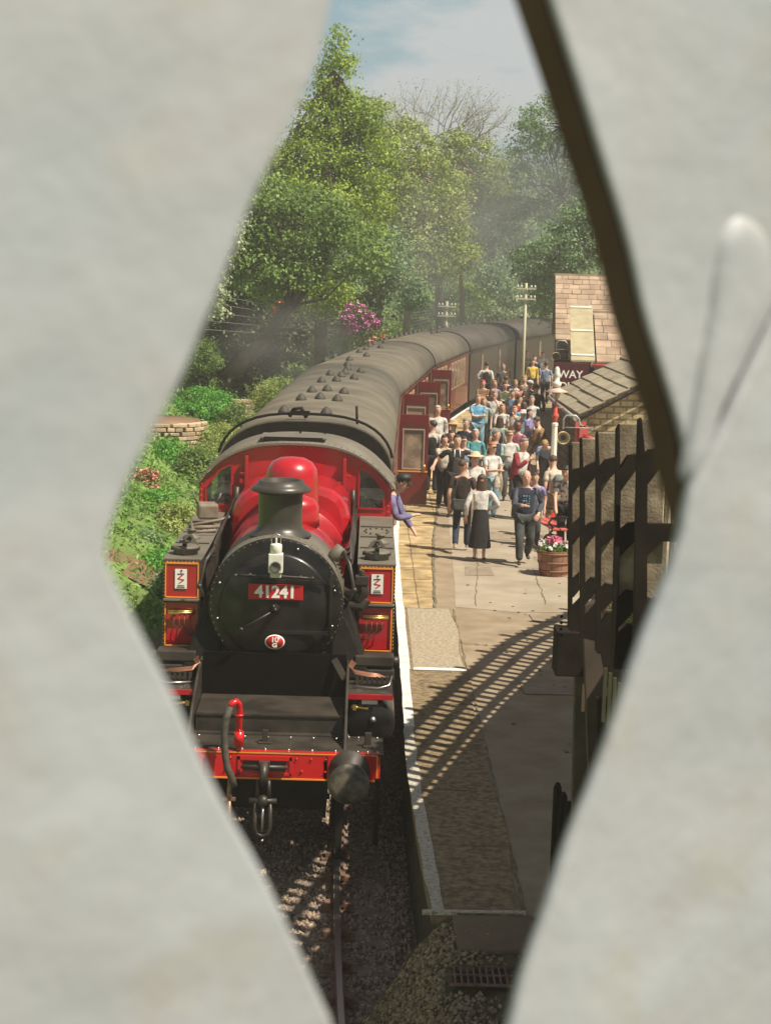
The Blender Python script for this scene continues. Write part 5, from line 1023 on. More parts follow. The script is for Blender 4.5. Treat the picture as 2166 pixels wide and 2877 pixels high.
# ground cover
rngg = np.random.default_rng(9); P = []
for i in range(80000):
    y = rngg.uniform(26, 125) if i < 55000 else rngg.uniform(85, 125); r_ = -2.6-abs(rngg.normal())*4.5; x = tcx(y)+r_
    if 31 < y < 35 and r_ > -4.6 and rngg.random() < .7: continue
    P.append((x, y, gz(x, y)+rngg.random()*.22))
V, F = leaves(np.array(P), .085, rngg, .2, .35)
npmesh('grass', V, F, leafmat('grass_blade', (.10, .22, .035), (.22, .34, .08), .3), kind='stuff', label='long grass and ground cover on the bank behind the train', cat='grass')
# dry stone wall and steps in the garden
wt = thing('stone_wall', 'low curved dry stone wall holding up the garden bank', 'garden wall', (-5.1, 50, .9))
mb = MB(); rs_ = random.Random(4)
for row in range(7):
    for k in range(14):
        a = R(200)+k*R(12)+rs_.uniform(-.05, .05)+(row % 2)*.1; mb.box((1.25*math.cos(a)*1.0, 1.2*math.sin(a), -.1+row*.125), (.26+rs_.uniform(-.05, .05), .22, .105+rs_.uniform(-.02, .01)), (rs_.uniform(-.05, .05), rs_.uniform(-.05, .05), a+math.pi/2))
mb.build('stones', mat('garden_stone', (.42, .31, .19), .9, c2=(.55, .42, .28), sc=3, island=.25, bump=.3), wt, bevel=.02)
MB().lathe([(1.15, -.3), (1.15, .74), (.001, .78)], (0, 0, 0), 'Z', 20).build('earth_fill', mat('bare_soil', (.20, .12, .065), .95, c2=(.28, .18, .10), sc=4, bump=.5), wt)
st = thing('garden_steps', 'small stone steps climbing the bank beside the vivid green bush', 'steps', (at(680, 1150, 57).x, 57, 1.0))
for k in range(4): MB().box((0, k*.3, .12+k*.16), (.75, .34, .12)).build('step', mat('garden_stone', (.42, .31, .19)), st, bevel=.01)
mb = MB(); V = [( -2.9, 31.8), (-4.0, 32.0), (-4.1, 33.6), (-3.1, 34.0)]
mb.add([(x, y, gz(x, y)+.03) for x, y in V]+[(-3.5, 32.9, gz(-3.5, 32.9)+.05)], [(0, 1, 4), (1, 2, 4), (2, 3, 4), (3, 0, 4)]); mb.build('bare_soil', mat('bare_soil', (.20, .12, .065)), kind='structure')
# overhead wires along the bank
mb = MB()
for k in range(5):
    p0, p1 = at(560, 820+26*k, 52), at(1240, 868+6*k, 95); pts = [p0.lerp(p1, q/10)-Vector((0, 0, .5*math.sin(math.pi*q/10))) for q in range(11)]; mb.tube(pts, .008, 4, False)
mb.build('telegraph_wires', mat('wire_grey', (.25, .23, .2), .5), label='thin telegraph wires strung through the trees on the left', cat='wires')
# ------------------------------------------------------------ people
M_skin = mat('skin', (.58, .34, .24), .55, c2=(.64, .40, .29), sc=4); M_skin2 = mat('tanned_skin', (.50, .27, .17), .55)
def cl(name, c, c2=None, **k): return mat('cloth_'+name, c, .85, c2=c2 or tuple(x*.58 for x in c), sc=9, lo=.42, hi=.62, bump=.7, bsc=12, **k)  # darker blotches paint the shade of cloth folds into the colour
def skin(name, chains, m, parent, sub=2, root=0):
    """one continuous surface grown round a skeleton: chains of (point, radius); points shared by position are joined"""
    V, E_, Rr, idx = [], [], [], {}
    for ch in chains:
        pv = None
        for p, r_ in ch:
            key = tuple(round(c, 4) for c in p)
            if key not in idx: idx[key] = len(V); V.append(tuple(p)); Rr.append(r_ if isinstance(r_, tuple) else (r_, r_))
            i = idx[key]
            if pv is not None and pv != i: E_.append((pv, i))
            pv = i
    me = bpy.data.meshes.new(name); me.from_pydata(V, E_, []); o = bpy.data.objects.new(name, me); COL.objects.link(o)
    o.modifiers.new('skin', 'SKIN'); sv = me.skin_vertices[0].data
    for i, r_ in enumerate(Rr): sv[i].radius = r_; sv[i].use_root = (i == root)
    b = o.modifiers.new('sub', 'SUBSURF'); b.levels = sub; b.render_levels = sub
    dg = bpy.context.evaluated_depsgraph_get(); m2 = bpy.data.meshes.new_from_object(o.evaluated_get(dg)); bpy.data.objects.remove(o)
    m2.materials.clear(); m2.materials.append(m); m2.polygons.foreach_set('use_smooth', [True]*len(m2.polygons)); m2.name = name
    o = bpy.data.objects.new(name, m2); COL.objects.link(o); o.parent = parent; return o
def ik(a, b, l1, l2, hint):
    a, b = Vector(a), Vector(b); d = b-a; L = min(d.length, (l1+l2)*.985); d.normalize(); b = a+d*L
    x = (l1*l1-l2*l2+L*L)/(2*L); h = math.sqrt(max(l1*l1-x*x, 0)); hp = Vector(hint); hp = (hp-d*hp.dot(d)); hp.normalize() if hp.length > 1e-4 else None
    return a+d*x+hp*h, b
ARM = dict(  # wrist position relative to the shoulder in body heights: (outward, forward, up), elbow hint (outward, forward, up)
 down=((.03, .01, -.30), (.4, -1, 0)), hip=((-.02, .05, -.20), (1, -.5, 0)), fold=((-.17, .13, -.13), (.6, .1, -1)), hold=((-.07, .18, -.14), (.5, -.3, -1)), phone=((-.06, .15, -.05), (.6, 0, -1)),
 out=((.17, .10, -.17), (.5, -.6, -.4)), pocket=((.02, .05, -.24), (.7, -.8, 0)), reach=((.0, .25, -.14), (.3, 0, -1)), back=((.05, -.08, -.27), (.5, -1, 0)), face=((-.10, .12, .04), (.5, .2, -1)), bag=((.06, .02, -.29), (.5, -1, 0)), low=((-.03, .16, -.27), (.4, -.2, -.5)))
def hair_mesh(kind, Hd, s_, m, t):
    n, k = 18, 14; V = []; mb = MB(); rh = random.Random(int(s_*1e4))
    for i in range(k+1):
        th = math.pi*i/k
        for j in range(n):
            ph = 2*math.pi*j/n; d = Vector((math.sin(th)*math.cos(ph), math.sin(th)*math.sin(ph), math.cos(th)))
            x, y, z = d.x*.0505, d.y*.0600-.004, d.z*.0530+.006; w = 1+.035*math.sin(ph*5+th*4)
            face_ = d.y > .30 and d.z < .28
            if face_: x *= .78; y *= .70
            elif kind in ('long', 'bob') and d.z < .05:
                q = -d.z+.05; x *= 1+(.85 if kind == 'long' else .35)*q; z -= q*(.15 if kind == 'long' else .04); y = y*(.9 if kind == 'bob' else .75)-.012*q
            elif d.z < -.35: y = max(y, -.045); z *= .85
            V.append(Hd(x*w, y*w, z))
    mb.add(V, [(i*n+j, i*n+(j+1) % n, (i+1)*n+(j+1) % n, (i+1)*n+j) for i in range(k) for j in range(n)], True); mb.build('hair', m, t)
def person(u, v, label, face=180, h=1.72, top=None, bot=None, hair=None, legs='stand', arms=('down', 'down'), build=1., lean=0., sit=0, sleeve='short', hairlen='short', skirt=False, longsk=False, hat=None, bag=None, sk=None, jacket=None, shoes=None, detail=0, yawhead=0, zfl=.915, pos=None, scarf=None, apron=None, prt=None, glasses=False, vest=None):
    """(u, v): where the top of the head is in the photo; the figure stands on the platform below it.  face: 0 looks away, 180 towards us"""
    if pos is None:
        hh = h*(math.cos(lean)*.48+.52) if not sit else h*.72
        d = FW*4811+RT*(u-1083)-UP*(v-1438.5); k = (zfl+hh-CAMP.z)/d.z; w = CAMP+d*k; pos = (w.x, w.y, zfl)
        pos = (pos[0]-math.sin(lean)*.4*h*math.sin(R(face))*1., pos[1]-math.sin(lean)*.4*h*math.cos(R(face)), zfl)
    t = thing('person', label, 'person', pos, -R(face)); t['group'] = 'passengers on the platform' if zfl < 1 else 'engine crew'
    sk = sk or M_skin; b = build; s_ = h
    hipz = .52*s_ if not sit else .28*s_
    H0 = Vector((0, 0, hipz)); ML = Matrix.Rotation(-lean, 3, 'X')
    def T(x, y, z): return H0+ML @ Vector((x*s_, y*s_, z*s_))   # torso space, origin at the hips
    pel, waist, chest, neck0, neck1 = T(0, 0, 0), T(0, .005, .10), T(0, .0, .21), T(0, -.005, .290), T(0, .004, .325)
    jaw, cran = T(0, .014, .358), T(0, .006, .412)
    head = [(neck0, .036*s_), (neck1, .034*s_), (jaw, (.043*s_, .050*s_)), (cran, (.052*s_, .062*s_)), (T(0, .002, .452), (.040*s_, .046*s_)), (T(0, .0, .470), (.016*s_, .018*s_))]
    body = [[(pel, .055*s_*b), (waist, .045*s_), (chest, .055*s_), *head]]
    top_ch = [[(T(0, 0, -.035), (.094*s_*b, .068*s_*b)), (waist, (.084*s_*b, .062*s_*b)), (chest, (.098*s_*b, .066*s_*b)), (T(0, -.002, .27), (.066*s_, .044*s_)), (T(0, -.003, .305), (.036*s_, .034*s_))]]
    hands = []; wr = {}
    for sx, an in ((-1, arms[0]), (1, arms[1])):
        (ox, oy, oz), (hx, hy, hz_) = ARM[an]; sh = T(sx*.105*min(b, 1.1), -.003, .262)
        tgt = sh+Vector((sx*ox*s_, oy*s_, oz*s_)); el, wrst = ik(sh, tgt, .172*s_, .150*s_, (sx*hx, hy, hz_)); wr[sx] = wrst
        dr = (wrst-el).normalized(); kn = wrst+dr*.035*s_
        body.append([(chest, .055*s_), (T(sx*.06, -.003, .262), .034*s_), (sh, .028*s_), (el, .0225*s_), (wrst, .0155*s_), (kn, (.021*s_, .014*s_))])
        side = dr.cross(Vector((0, 1, 0) if abs(dr.y) < .8 else (0, 0, 1))).normalized(); nrm_ = dr.cross(side)
        if detail:
            for q in range(4):
                o_ = side*(q-1.5)*.0125*s_*.95; L = (.040, .046, .043, .034)[q]*s_
                body.append([(kn, (.021*s_, .014*s_)), (kn+dr*.012*s_+o_, .0052*s_), (kn+dr*(.012*s_+L*.5)+o_*1.15+nrm_*.004*s_, .0048*s_), (kn+dr*(.010*s_+L)+o_*1.1+nrm_*.014*s_, .0040*s_)])
            body.append([(wrst, .0155*s_), (wrst+dr*.018*s_+side*sx*.022*s_, .0065*s_), (wrst+dr*.040*s_+side*sx*.032*s_+nrm_*.01*s_, .005*s_)])
        else:
            body.append([(kn, (.021*s_, .014*s_)), (kn+dr*.035*s_+nrm_*.010*s_, (.016*s_, .009*s_))]); body.append([(wrst, .0155*s_), (wrst+dr*.030*s_+side*sx*.024*s_, .0065*s_)])
        arm = [(chest, (.098*s_*b, .066*s_*b)), (T(sx*.065*b, -.003, .250), .042*s_), (sh, .039*s_*(.9+.1*b))]
        if sleeve == 'long': arm += [(el, .033*s_), (wrst-dr*.01*s_, .024*s_)]
        elif sleeve == 'short': arm += [(sh.lerp(el, .72), .036*s_)]
        top_ch.append(arm)
    # legs
    lc = []; shoe = []
    for sx in (-1, 1):
        hp = Vector((sx*.048*s_*b, 0, hipz-.01*s_)); off = {'stand': (0, 0, 0), 'walk': (.13*sx, 0, .0), 'cross': (-.02, .10*sx, 0), 'wide': (0, 0, 0)}.get(legs, (0, 0, 0))
        if sit: kn_ = hp+Vector((sx*.02*s_, .24*s_, .0)); an_ = kn_+Vector((0, .02*s_, -.24*s_)); an_.z = .04*s_
        else:
            an_ = Vector((sx*(.050 if legs != 'wide' else .085)*s_*b, off[0]*s_, .045*s_+(.05*s_ if (legs == 'walk' and sx < 0) else 0))); kn_, an_ = ik(hp, an_, .245*s_, .235*s_, (sx*.1, 1, 0))
        lc.append([(pel, .055*s_*b), (hp, .045*s_), (kn_, .029*s_), (an_, .0185*s_)]); ft = an_+Vector((sx*.012*s_, .075*s_, -.028*s_ if not (legs == 'walk' and sx < 0) else -.05*s_))
        lc[-1].append((an_+Vector((0, .01*s_, -.015*s_)), .018*s_)); shoe.append((an_, ft, kn_))
    body += lc
    if jacket or sleeve == 'none': pass
    skin('body', body, sk, t, 1 if not detail else 2)
    skin('top', top_ch, top, t, 2)
    if vest: skin('waistcoat', [[(T(0, -.004, -.03), (.098*s_*b, .074*s_*b)), (T(0, -.002, .10), (.092*s_*b, .070*s_*b)), (T(0, -.004, .20), (.102*s_*b, .074*s_*b)), (T(0, -.006, .262), (.080*s_, .056*s_))]], vest, t, 2)
    if jacket:   # open jacket: two front panels and sleeves over the shirt
        jc = []
        for sx in (-1, 1):
            (ox, oy, oz), (hx, hy, hz_) = ARM[arms[0 if sx < 0 else 1]]; sh = T(sx*.105, -.003, .262); el, w_ = ik(sh, sh+Vector((sx*ox*s_, oy*s_, oz*s_)), .172*s_, .150*s_, (sx*hx, hy, hz_)); dr = (w_-el).normalized()
            skin('jacket_side', [[(T(sx*.072*b, -.02, -.06), (.05*s_*b, .068*s_*b)), (T(sx*.066*b, -.02, .10), (.046*s_*b, .064*s_*b)), (T(sx*.068*b, -.016, .21), (.052*s_*b, .066*s_*b)), (T(sx*.05, -.015, .275), .043*s_)], [(T(sx*.068*b, -.016, .21), (.052*s_*b, .066*s_*b)), (T(sx*.085, -.01, .25), .044*s_), (sh, .043*s_), (el, .036*s_), (w_-dr*.012*s_, .028*s_)]], jacket, t, 2)
    if longsk or skirt:
        L = .80 if longsk else .55; zb = hipz*(1-L)+.05*s_ if longsk else hipz*.45; n = 28; mb = MB(); V = []; rows = [(-.0, .085, .066), (.25, .094*b, .078), (.6, .108, .094), (1, .128, .110)]
        for tt, rx, ry in [(0, .078*b, .06)]+rows:
            z = hipz+.075*s_-(hipz+.075*s_-zb)*(tt if tt else (0 if rx < .08*b+.001 else .14)); V += [(rx*s_*math.cos(2*math.pi*k/n)*(1+.05*tt*math.sin(k*math.pi*2/7*2)), ry*s_*math.sin(2*math.pi*k/n)*(1+.06*tt*math.cos(k*2.7)), z) for k in range(n)]
        mb.add(V, [(i*n+k, i*n+(k+1) % n, (i+1)*n+(k+1) % n, (i+1)*n+k) for i in range(4) for k in range(n)], True).build('skirt', bot, t)
    else:
        tc_ = []; wd = 1.0 if bot is None or 'slim' not in bot.name else .86
        for sx, (an_, ft, kn_) in zip((-1, 1), shoe):
            hp = Vector((sx*.048*s_*b, 0, hipz-.01*s_)); short = bot is not None and 'shorts' in bot.name
            c = [(Vector((0, -.002*s_, hipz+.02*s_)), (.088*s_*b, .066*s_*b)), (hp-Vector((0, 0, .01*s_)), .062*s_*wd*b), (kn_, .048*s_*wd)]
            if not short: c.append((an_-Vector((0, 0, .005*s_)), .040*s_*wd))
            tc_.append(c)
        skin('trousers', tc_, bot or cl('navy', (.03, .035, .06)), t, 2)
    shm = shoes or mat('dark_shoe', (.03, .025, .02), .5)
    for an_, ft, kn_ in shoe: skin('shoe', [[(an_+Vector((0, -.012*s_, -.012*s_)), .021*s_), (an_.lerp(ft, .5)+Vector((0, 0, -.004*s_)), (.023*s_, .018*s_)), (ft, (.021*s_, .012*s_))]], shm, t, 1)
    # face, hair, hats
    def Hd(x, y, z): return cran+(ML @ Matrix.Rotation(-R(yawhead), 3, 'Z')) @ (Vector((x, y, z))*s_)
    mb = MB()
    for sx in (-1, 1): mb.sph(Hd(sx*.016, .0505, -.008), .0055*s_, 6, 4)
    mb.build('eyes', mat('sunglasses', (.02, .015, .015), .1) if glasses else mat('eye_dark', (.05, .035, .03), .3), t)
    if glasses: MB().box(Hd(0, .060, -.006), (.066*s_, .008*s_, .016*s_)).build('sunglasses', mat('sunglasses', (.02, .015, .015), .1), t)
    skin('face', [[(Hd(0, .030, -.005), .012*s_), (Hd(0, .054, -.020), .0095*s_), (Hd(0, .066, -.028), .007*s_)], [(Hd(0, .030, -.005), .012*s_), (Hd(0, .042, -.052), (.014*s_, .007*s_))]], sk, t, 1)
    MB().box(Hd(0, .0535, -.047), (.022*s_, .006*s_, .005*s_)).build('mouth', mat('lips', (.35, .12, .10), .5), t)
    for sx in (-1, 1): MB().sph(Hd(sx*.050, .0, -.014), .011*s_, 6, 5, (.5, .9, 1.3)).build('ear', sk, t)
    if hair is not None and hairlen != 'bald':
        hair_mesh(hairlen, Hd, s_, hair, t)
    if hat:
        kind_, hm = hat; c = Hd(0, -.002, .018)
        mb = MB()
        if kind_ == 'brim': mb.lathe([(.115*s_, .0), (.11*s_, .006*s_), (.064*s_, .016*s_), (.058*s_, .045*s_), (.036*s_, .060*s_), (.001, .062*s_)], c, 'Z', 20)
        elif kind_ == 'cap': mb.lathe([(.060*s_, -.005*s_), (.064*s_, .012*s_), (.056*s_, .035*s_), (.030*s_, .047*s_), (.001, .05*s_)], c, 'Z', 16); mb.prism([Hd(-.035, .035, .018), Hd(.035, .035, .018), Hd(.025, .082, .010), Hd(-.025, .082, .010)], (0, 0, .006*s_))
        mb.build('hat', hm, t)
    if apron: skin('apron', [[(T(0, .055, .20), (.050*s_, .014*s_)), (T(0, .062, .10), (.070*s_, .016*s_)), (T(0, .064, -.05), (.085*s_, .016*s_)), (T(0, .066, -.20), (.080*s_, .014*s_))]], apron, t, 1); MB().tube([T(-.035, .06, .2), T(-.03, .045, .29)], .007*s_, 5).tube([T(.035, .06, .2), T(.03, .045, .29)], .007*s_, 5).build('straps', M_wht, t)
    if prt: 
        mb = MB()
        for i in range(4):
            for j in range(3): mb.sph(T(-.028+.028*j+.004*math.sin(i*5+j*3), .058*b, .205-.026*i), (.009+.004*math.sin(i*3+j*7))*s_, 8, 5, (1, .35, 1))
        mb.build('shirt_print', prt, t)
    if bag:
        k_, bm_ = bag
        if k_ == 'backpack': skin('backpack', [[(T(0, -.085, .23), (.055*s_, .035*s_)), (T(0, -.10, .12), (.072*s_, .05*s_)), (T(0, -.09, .02), (.07*s_, .045*s_))]], bm_, t, 2)
        if k_ == 'waist': MB().prism([T(-.10, -.085, .05), T(.10, -.085, .05), T(.085, -.10, -.06), (T(-.075, -.10, -.06))], ML @ Vector((0, .03*s_, 0))).tube([T(-.09, -.07, .05), T(-.05, -.06, .28)], .008*s_, 5).build('shoulder_bag', bm_, t, bevel=.02)
        if k_ == 'hand':
            w_ = wr[1] if wr[1].z < 2 else wr[-1]
            skin('hand_bag', [[(w_+Vector((0, .02, -.05*s_)), (.02*s_, .02*s_)), (w_+Vector((0, .02, -.13*s_)), (.05*s_, .03*s_)), (w_+Vector((0, .02, -.24*s_)), (.055*s_, .03*s_))]], bm_, t, 1)
        if k_ == 'coat':
            w_ = wr[-1]; skin('draped_coat', [[(w_+Vector((0, .01, .02)), (.035*s_, .04*s_)), (w_+Vector((-.01, .0, -.15*s_)), (.05*s_, .04*s_)), (w_+Vector((-.03, 0, -.34*s_)), (.04*s_, .03*s_))]], bm_, t, 2)
    return t
C_ = cl
navy = C_('navy', (.022, .028, .055)); black = C_('black', (.014, .013, .013)); white = C_('white', (.68, .66, .62)); jeans = C_('jeans', (.07, .12, .20)); ljeans = C_('light_jeans', (.22, .36, .44)); sjeans = C_('slim_dark_jeans', (.022, .03, .05)); grey = C_('grey', (.10, .10, .10)); beige = C_('beige', (.38, .30, .20)); teal = C_('teal', (.10, .34, .36)); lblue = C_('light_blue', (.24, .32, .45)); turq = C_('turquoise', (.01, .33, .62)); sky_ = C_('sky_blue', (.16, .42, .62)); maroonc = C_('crimson_jacket', (.26, .02, .03)); purple = C_('lilac', (.28, .24, .46)); brownt = C_('brown_tee', (.045, .028, .022)); dgrey = C_('washed_grey_jeans', (.06, .065, .06)); slate = C_('slate_jacket', (.10, .105, .14)); mint = C_('mint', (.32, .42, .36)); floral = mat('cloth_floral', (.10, .08, .09), .85, c2=(.62, .55, .48), sc=14, lo=.45, hi=.52); pinkc = C_('pink', (.5, .15, .22)); tanj = C_('tan_jacket', (.30, .17, .07)); shorts = C_('khaki_shorts', (.32, .26, .17)); redc = C_('red', (.45, .04, .05)); cream = C_('cream_cloth', (.55, .48, .38)); ora = C_('hi_vis_yellow', (.75, .55, .10))
h_gi = mat('ginger_hair', (.45, .16, .045), .5, bump=.8, bsc=40); h_gr = mat('grey_hair', (.22, .20, .18), .6, bump=.8, bsc=40); h_wh = mat('white_hair', (.45, .42, .38), .6, bump=.8, bsc=40); h_bl = mat('blond_hair', (.36, .22, .09), .5, bump=.8, bsc=40); h_br = mat('brown_hair', (.060, .034, .020), .45, bump=1, bsc=45, c2=(.11, .062, .034), sc=45); h_dk = mat('dark_brown_hair', (.035, .02, .013), .4, bump=.8, bsc=40); straw = mat('straw', (.62, .48, .30), .8)
trainer = mat('white_trainer', (.70, .62, .56), .6)
def z3(x, y): return 1050+x*.3604, 950+y*.3604
def Pn(x, y, label, **k): u, v = z3(x, y); return person(u, v, label, **k)
Pn(703, 935, 'man walking away in a dark brown T-shirt with a grey shoulder bag and jeans', face=8, h=1.78, top=brownt, bot=sjeans, hair=h_br, legs='walk', arms=('down', 'down'), bag=('waist', C_('grey_bag', (.07, .075, .07))), shoes=trainer, detail=1, yawhead=45)
Pn(845, 1052, 'woman walking away in a white blouse and long black skirt with dark wavy hair', face=3, h=1.62, top=white, bot=black, hair=h_br, hairlen='long', longsk=True, arms=('bag', 'hip'), sleeve='long', bag=None, detail=1)
Pn(1192, 1022, 'bald man striding towards us in an open slate jacket and washed grey jeans', face=178, h=1.74, top=navy, bot=dgrey, hairlen='bald', legs='walk', arms=('pocket', 'hold'), jacket=slate, build=1.1, prt=mat('pale_blue_print', (.11, .20, .26), .7), detail=1)
Pn(652, 742, 'bearded man in a black apron with elbows out facing us', face=175, h=1.80, top=black, bot=black, hair=h_dk, arms=('out', 'out'), build=1.15, apron=mat('charcoal_apron', (.035, .03, .028), .8), detail=1)
Pn(552, 745, 'woman in a cream cardigan with a black coat over her arm', face=165, h=1.66, top=cream, bot=black, hair=h_dk, hairlen='bob', arms=('hold', 'face'), sleeve='long', bag=('coat', black))
Pn(793, 888, 'person in a wide straw hat and white top behind the walking couple', face=170, h=1.58, top=white, bot=beige, hair=h_gr, hat=('brim', straw), arms=('hold', 'hold'))
Pn(925, 800, 'ginger haired woman in a white T-shirt and light jeans wearing sunglasses', face=150, h=1.68, top=white, bot=ljeans, hair=h_gi, hairlen='bob', arms=('hold', 'hold'), glasses=True, bag=('hand', cream), detail=1)
Pn(1172, 765, 'grey haired man in a crimson jacket looking down at something in his hands', face=140, h=1.80, top=white, bot=black, hair=h_gr, arms=('down', 'phone'), jacket=maroonc, lean=.12, detail=1)
Pn(1335, 800, 'person in a pale blue T-shirt bending far forward beside the lamp post', face=195, h=1.72, top=lblue, bot=grey, hair=h_bl, lean=1.0, arms=('low', 'low'))
Pn(1400, 905, 'person half hidden by the lamp post with a grey green backpack and shorts', face=-25, h=1.70, top=cream, bot=shorts, hair=h_br, arms=('down', 'down'), bag=('backpack', C_('grey_green', (.15, .18, .16))), lean=.25)
Pn(1505, 985, 'woman in a speckled floral blouse leaning over at the edge of the fence', face=200, h=1.72, top=floral, bot=black, hair=h_dk, lean=.30, arms=('down', 'low'), hairlen='bob')
Pn(1262, 1040, 'child with curly brown hair behind the bald man', face=185, h=1.45, top=purple, bot=grey, hair=h_br, hairlen='bob')
Pn(462, 632, 'station man from behind in a dark waistcoat and white shirt by the open carriage door', face=10, h=1.78, top=white, bot=black, hair=h_dk, arms=('hip', 'down'), sleeve='long', yawhead=-60, vest=black)
Pn(500, 515, 'man in a loose white shirt and pale cap standing by the carriage', face=170, h=1.78, top=white, bot=beige, hair=h_wh, sleeve='long', build=1.1)
Pn(722, 615, 'grey haired man in a navy polo shirt at the front of the queue', face=200, h=1.76, top=navy, bot=navy, hair=h_gr, yawhead=20)
Pn(622, 640, 'person with a tan sun hat and pale blue sleeves near the tail of the ramp', face=20, h=1.66, top=lblue, bot=beige, hair=h_bl, hat=('brim', mat('tan_hat', (.45, .30, .15), .8)))
Pn(795, 698, 'elderly woman with white hair in a teal cardigan smiling', face=178, h=1.62, top=teal, bot=navy, hair=h_wh, hairlen='bob', sleeve='long', arms=('down', 'hold'))
Pn(608, 708, 'young dark haired woman peeping over the shoulder of the aproned man', face=180, h=1.68, top=brownt, bot=black, hair=h_dk, hairlen='long')
Pn(703, 755, 'dark haired woman in sunglasses and pale top right behind the aproned man', face=182, h=1.62, top=lblue, bot=jeans, hair=h_dk, hairlen='bob', glasses=True)
Pn(955, 703, 'grey haired man in glasses and dark blue top turned sideways', face=120, h=1.76, top=navy, bot=beige, hair=h_gr)
Pn(1062, 710, 'woman in a mint cardigan and white top wearing dark sunglasses', face=178, h=1.66, top=white, bot=grey, hair=h_bl, hairlen='short', jacket=mint, glasses=True, arms=('down', 'hold'))
Pn(1128, 648, 'auburn haired woman in a pink top turned away', face=25, h=1.62, top=pinkc, bot=grey, hair=mat('auburn_hair', (.20, .06, .03), .5), hairlen='bob')
Pn(1172, 488, 'person from behind in a vivid turquoise T-shirt', face=5, h=1.72, top=turq, bot=jeans, hair=h_br, hairlen='bob', build=1.2, arms=('hold', 'hold'))
Pn(1275, 605, 'man in a tan jacket sitting hunched beside the lamp post', face=-60, h=1.75, top=tanj, bot=navy, hair=h_br, sleeve='long', lean=.35, arms=('hold', 'low'), sit=0)
Pn(815, 430, 'burly grey haired man with folded arms in a sky blue T-shirt and jeans', face=175, h=1.80, top=sky_, bot=ljeans, hair=h_gr, arms=('fold', 'fold'), build=1.2)
Pn(945, 400, 'man in a white T-shirt rubbing his chin', face=180, h=1.78, top=white, bot=black, hair=h_gr, arms=('face', 'down'), build=1.05)
Pn(1003, 503, 'blond woman in a white top and dark floral kimono', face=178, h=1.64, top=white, bot=beige, hair=h_bl, hairlen='long', jacket=floral, arms=('hold', 'hold'))
Pn(942, 322, 'woman with long pale blond hair in a lilac top', face=160, h=1.68, top=purple, bot=beige, hair=h_bl, hairlen='long')
Pn(853, 318, 'red haired woman in a brown top with folded arms', face=178, h=1.70, top=tanj, bot=brownt, hair=mat('bright_red_hair', (.5, .04, .04), .5), arms=('fold', 'fold'), build=1.1)
Pn(882, 178, 'railwayman in a black waistcoat and white sleeves seen from behind', face=5, h=1.80, top=white, bot=black, hair=h_dk, sleeve='long', arms=('hip', 'down'), vest=black)
Pn(1053, 248, 'fair haired woman in a white blouse talking with another passenger', face=180, h=1.70, top=white, bot=black, hair=h_bl, hairlen='bob')
Pn(1105, 318, 'blond woman in a patterned pale blouse among the far crowd', face=170, h=1.68, top=floral, bot=jeans, hair=h_bl, hairlen='bob')
Pn(1172, 285, 'fair haired man in a beige jacket at the back of the crowd', face=190, h=1.78, top=beige, bot=navy, hair=h_bl, sleeve='long')
Pn(1218, 325, 'man with a white cap and black jacket far back in the crowd', face=150, h=1.76, top=black, bot=black, hair=h_wh, sleeve='long', hat=('cap', white))
Pn(1268, 350, 'tall person in a black coat at the right side of the crowd', face=10, h=1.80, top=black, bot=black, hair=h_dk, sleeve='long', build=1.15)
Pn(1233, 440, 'grey haired man in a black jacket and white shirt behind the turquoise T-shirt', face=185, h=1.74, top=white, bot=black, hair=h_gr, jacket=black)
Pn(1135, 440, 'person in a red top with a pale shawl in the middle of the crowd', face=100, h=1.62, top=redc, bot=pinkc, hair=h_dk)
Pn(1085, 395, 'person in a blue grey top standing behind the kimono', face=200, h=1.66, top=lblue, bot=navy, hair=h_br)
Pn(1345, 178, 'man in a light blue shirt walking away along the platform', face=5, h=1.78, top=lblue, bot=black, hair=h_dk, legs='walk')
Pn(1240, 158, 'railway worker in a yellow vest by the dark carriages', face=170, h=1.76, top=ora, bot=black, hair=h_dk, sleeve='long')
Pn(1320, 100, 'person in a white top farthest along the platform', face=180, h=1.74, top=white, bot=black, hair=h_br)
Pn(1195, 92, 'person in pale clothes beside the second dark carriage', face=180, h=1.72, top=beige, bot=brownt, hair=h_gr)
Pn(1255, 130, 'person in dark clothes waiting next to the yellow vest', face=190, h=1.74, top=navy, bot=black, hair=h_dk)
Pn(1010, 195, 'person in grey in front of the dark brown carriage', face=175, h=1.72, top=grey, bot=brownt, hair=h_gr)
Pn(1165, 560, 'person in a white hat crouching beside the turquoise T-shirt', face=150, h=1.55, top=ljeans, bot=navy, hair=h_bl, hat=('brim', white), lean=.3)
Pn(860, 455, 'woman in a pale green top standing behind the burly man', face=185, h=1.66, top=mint, bot=black, hair=h_gi, hairlen='bob')
Pn(925, 372, 'dark haired girl half hidden behind the chin rubbing man', face=180, h=1.66, top=brownt, bot=black, hair=h_dk, hairlen='long')
Pn(1022, 335, 'dark haired man in a green jacket deep in the far crowd', face=165, h=1.76, top=C_('olive', (.10, .11, .05)), bot=navy, hair=h_dk, sleeve='long', arms=('fold', 'fold'))
Pn(1150, 345, 'woman with a bob and a coral top near the man in the white cap', face=150, h=1.64, top=C_('coral', (.55, .20, .14)), bot=jeans, hair=h_br, hairlen='bob', arms=('hold', 'down'))
Pn(1192, 395, 'grey haired person in a charcoal coat amid the right side of the crowd', face=200, h=1.72, top=grey, bot=black, hair=h_gr, sleeve='long', arms=('face', 'down'))
Pn(1062, 455, 'blond child in a rose top in front of the blue grey top', face=170, h=1.30, top=pinkc, bot=jeans, hair=h_bl, hairlen='bob')
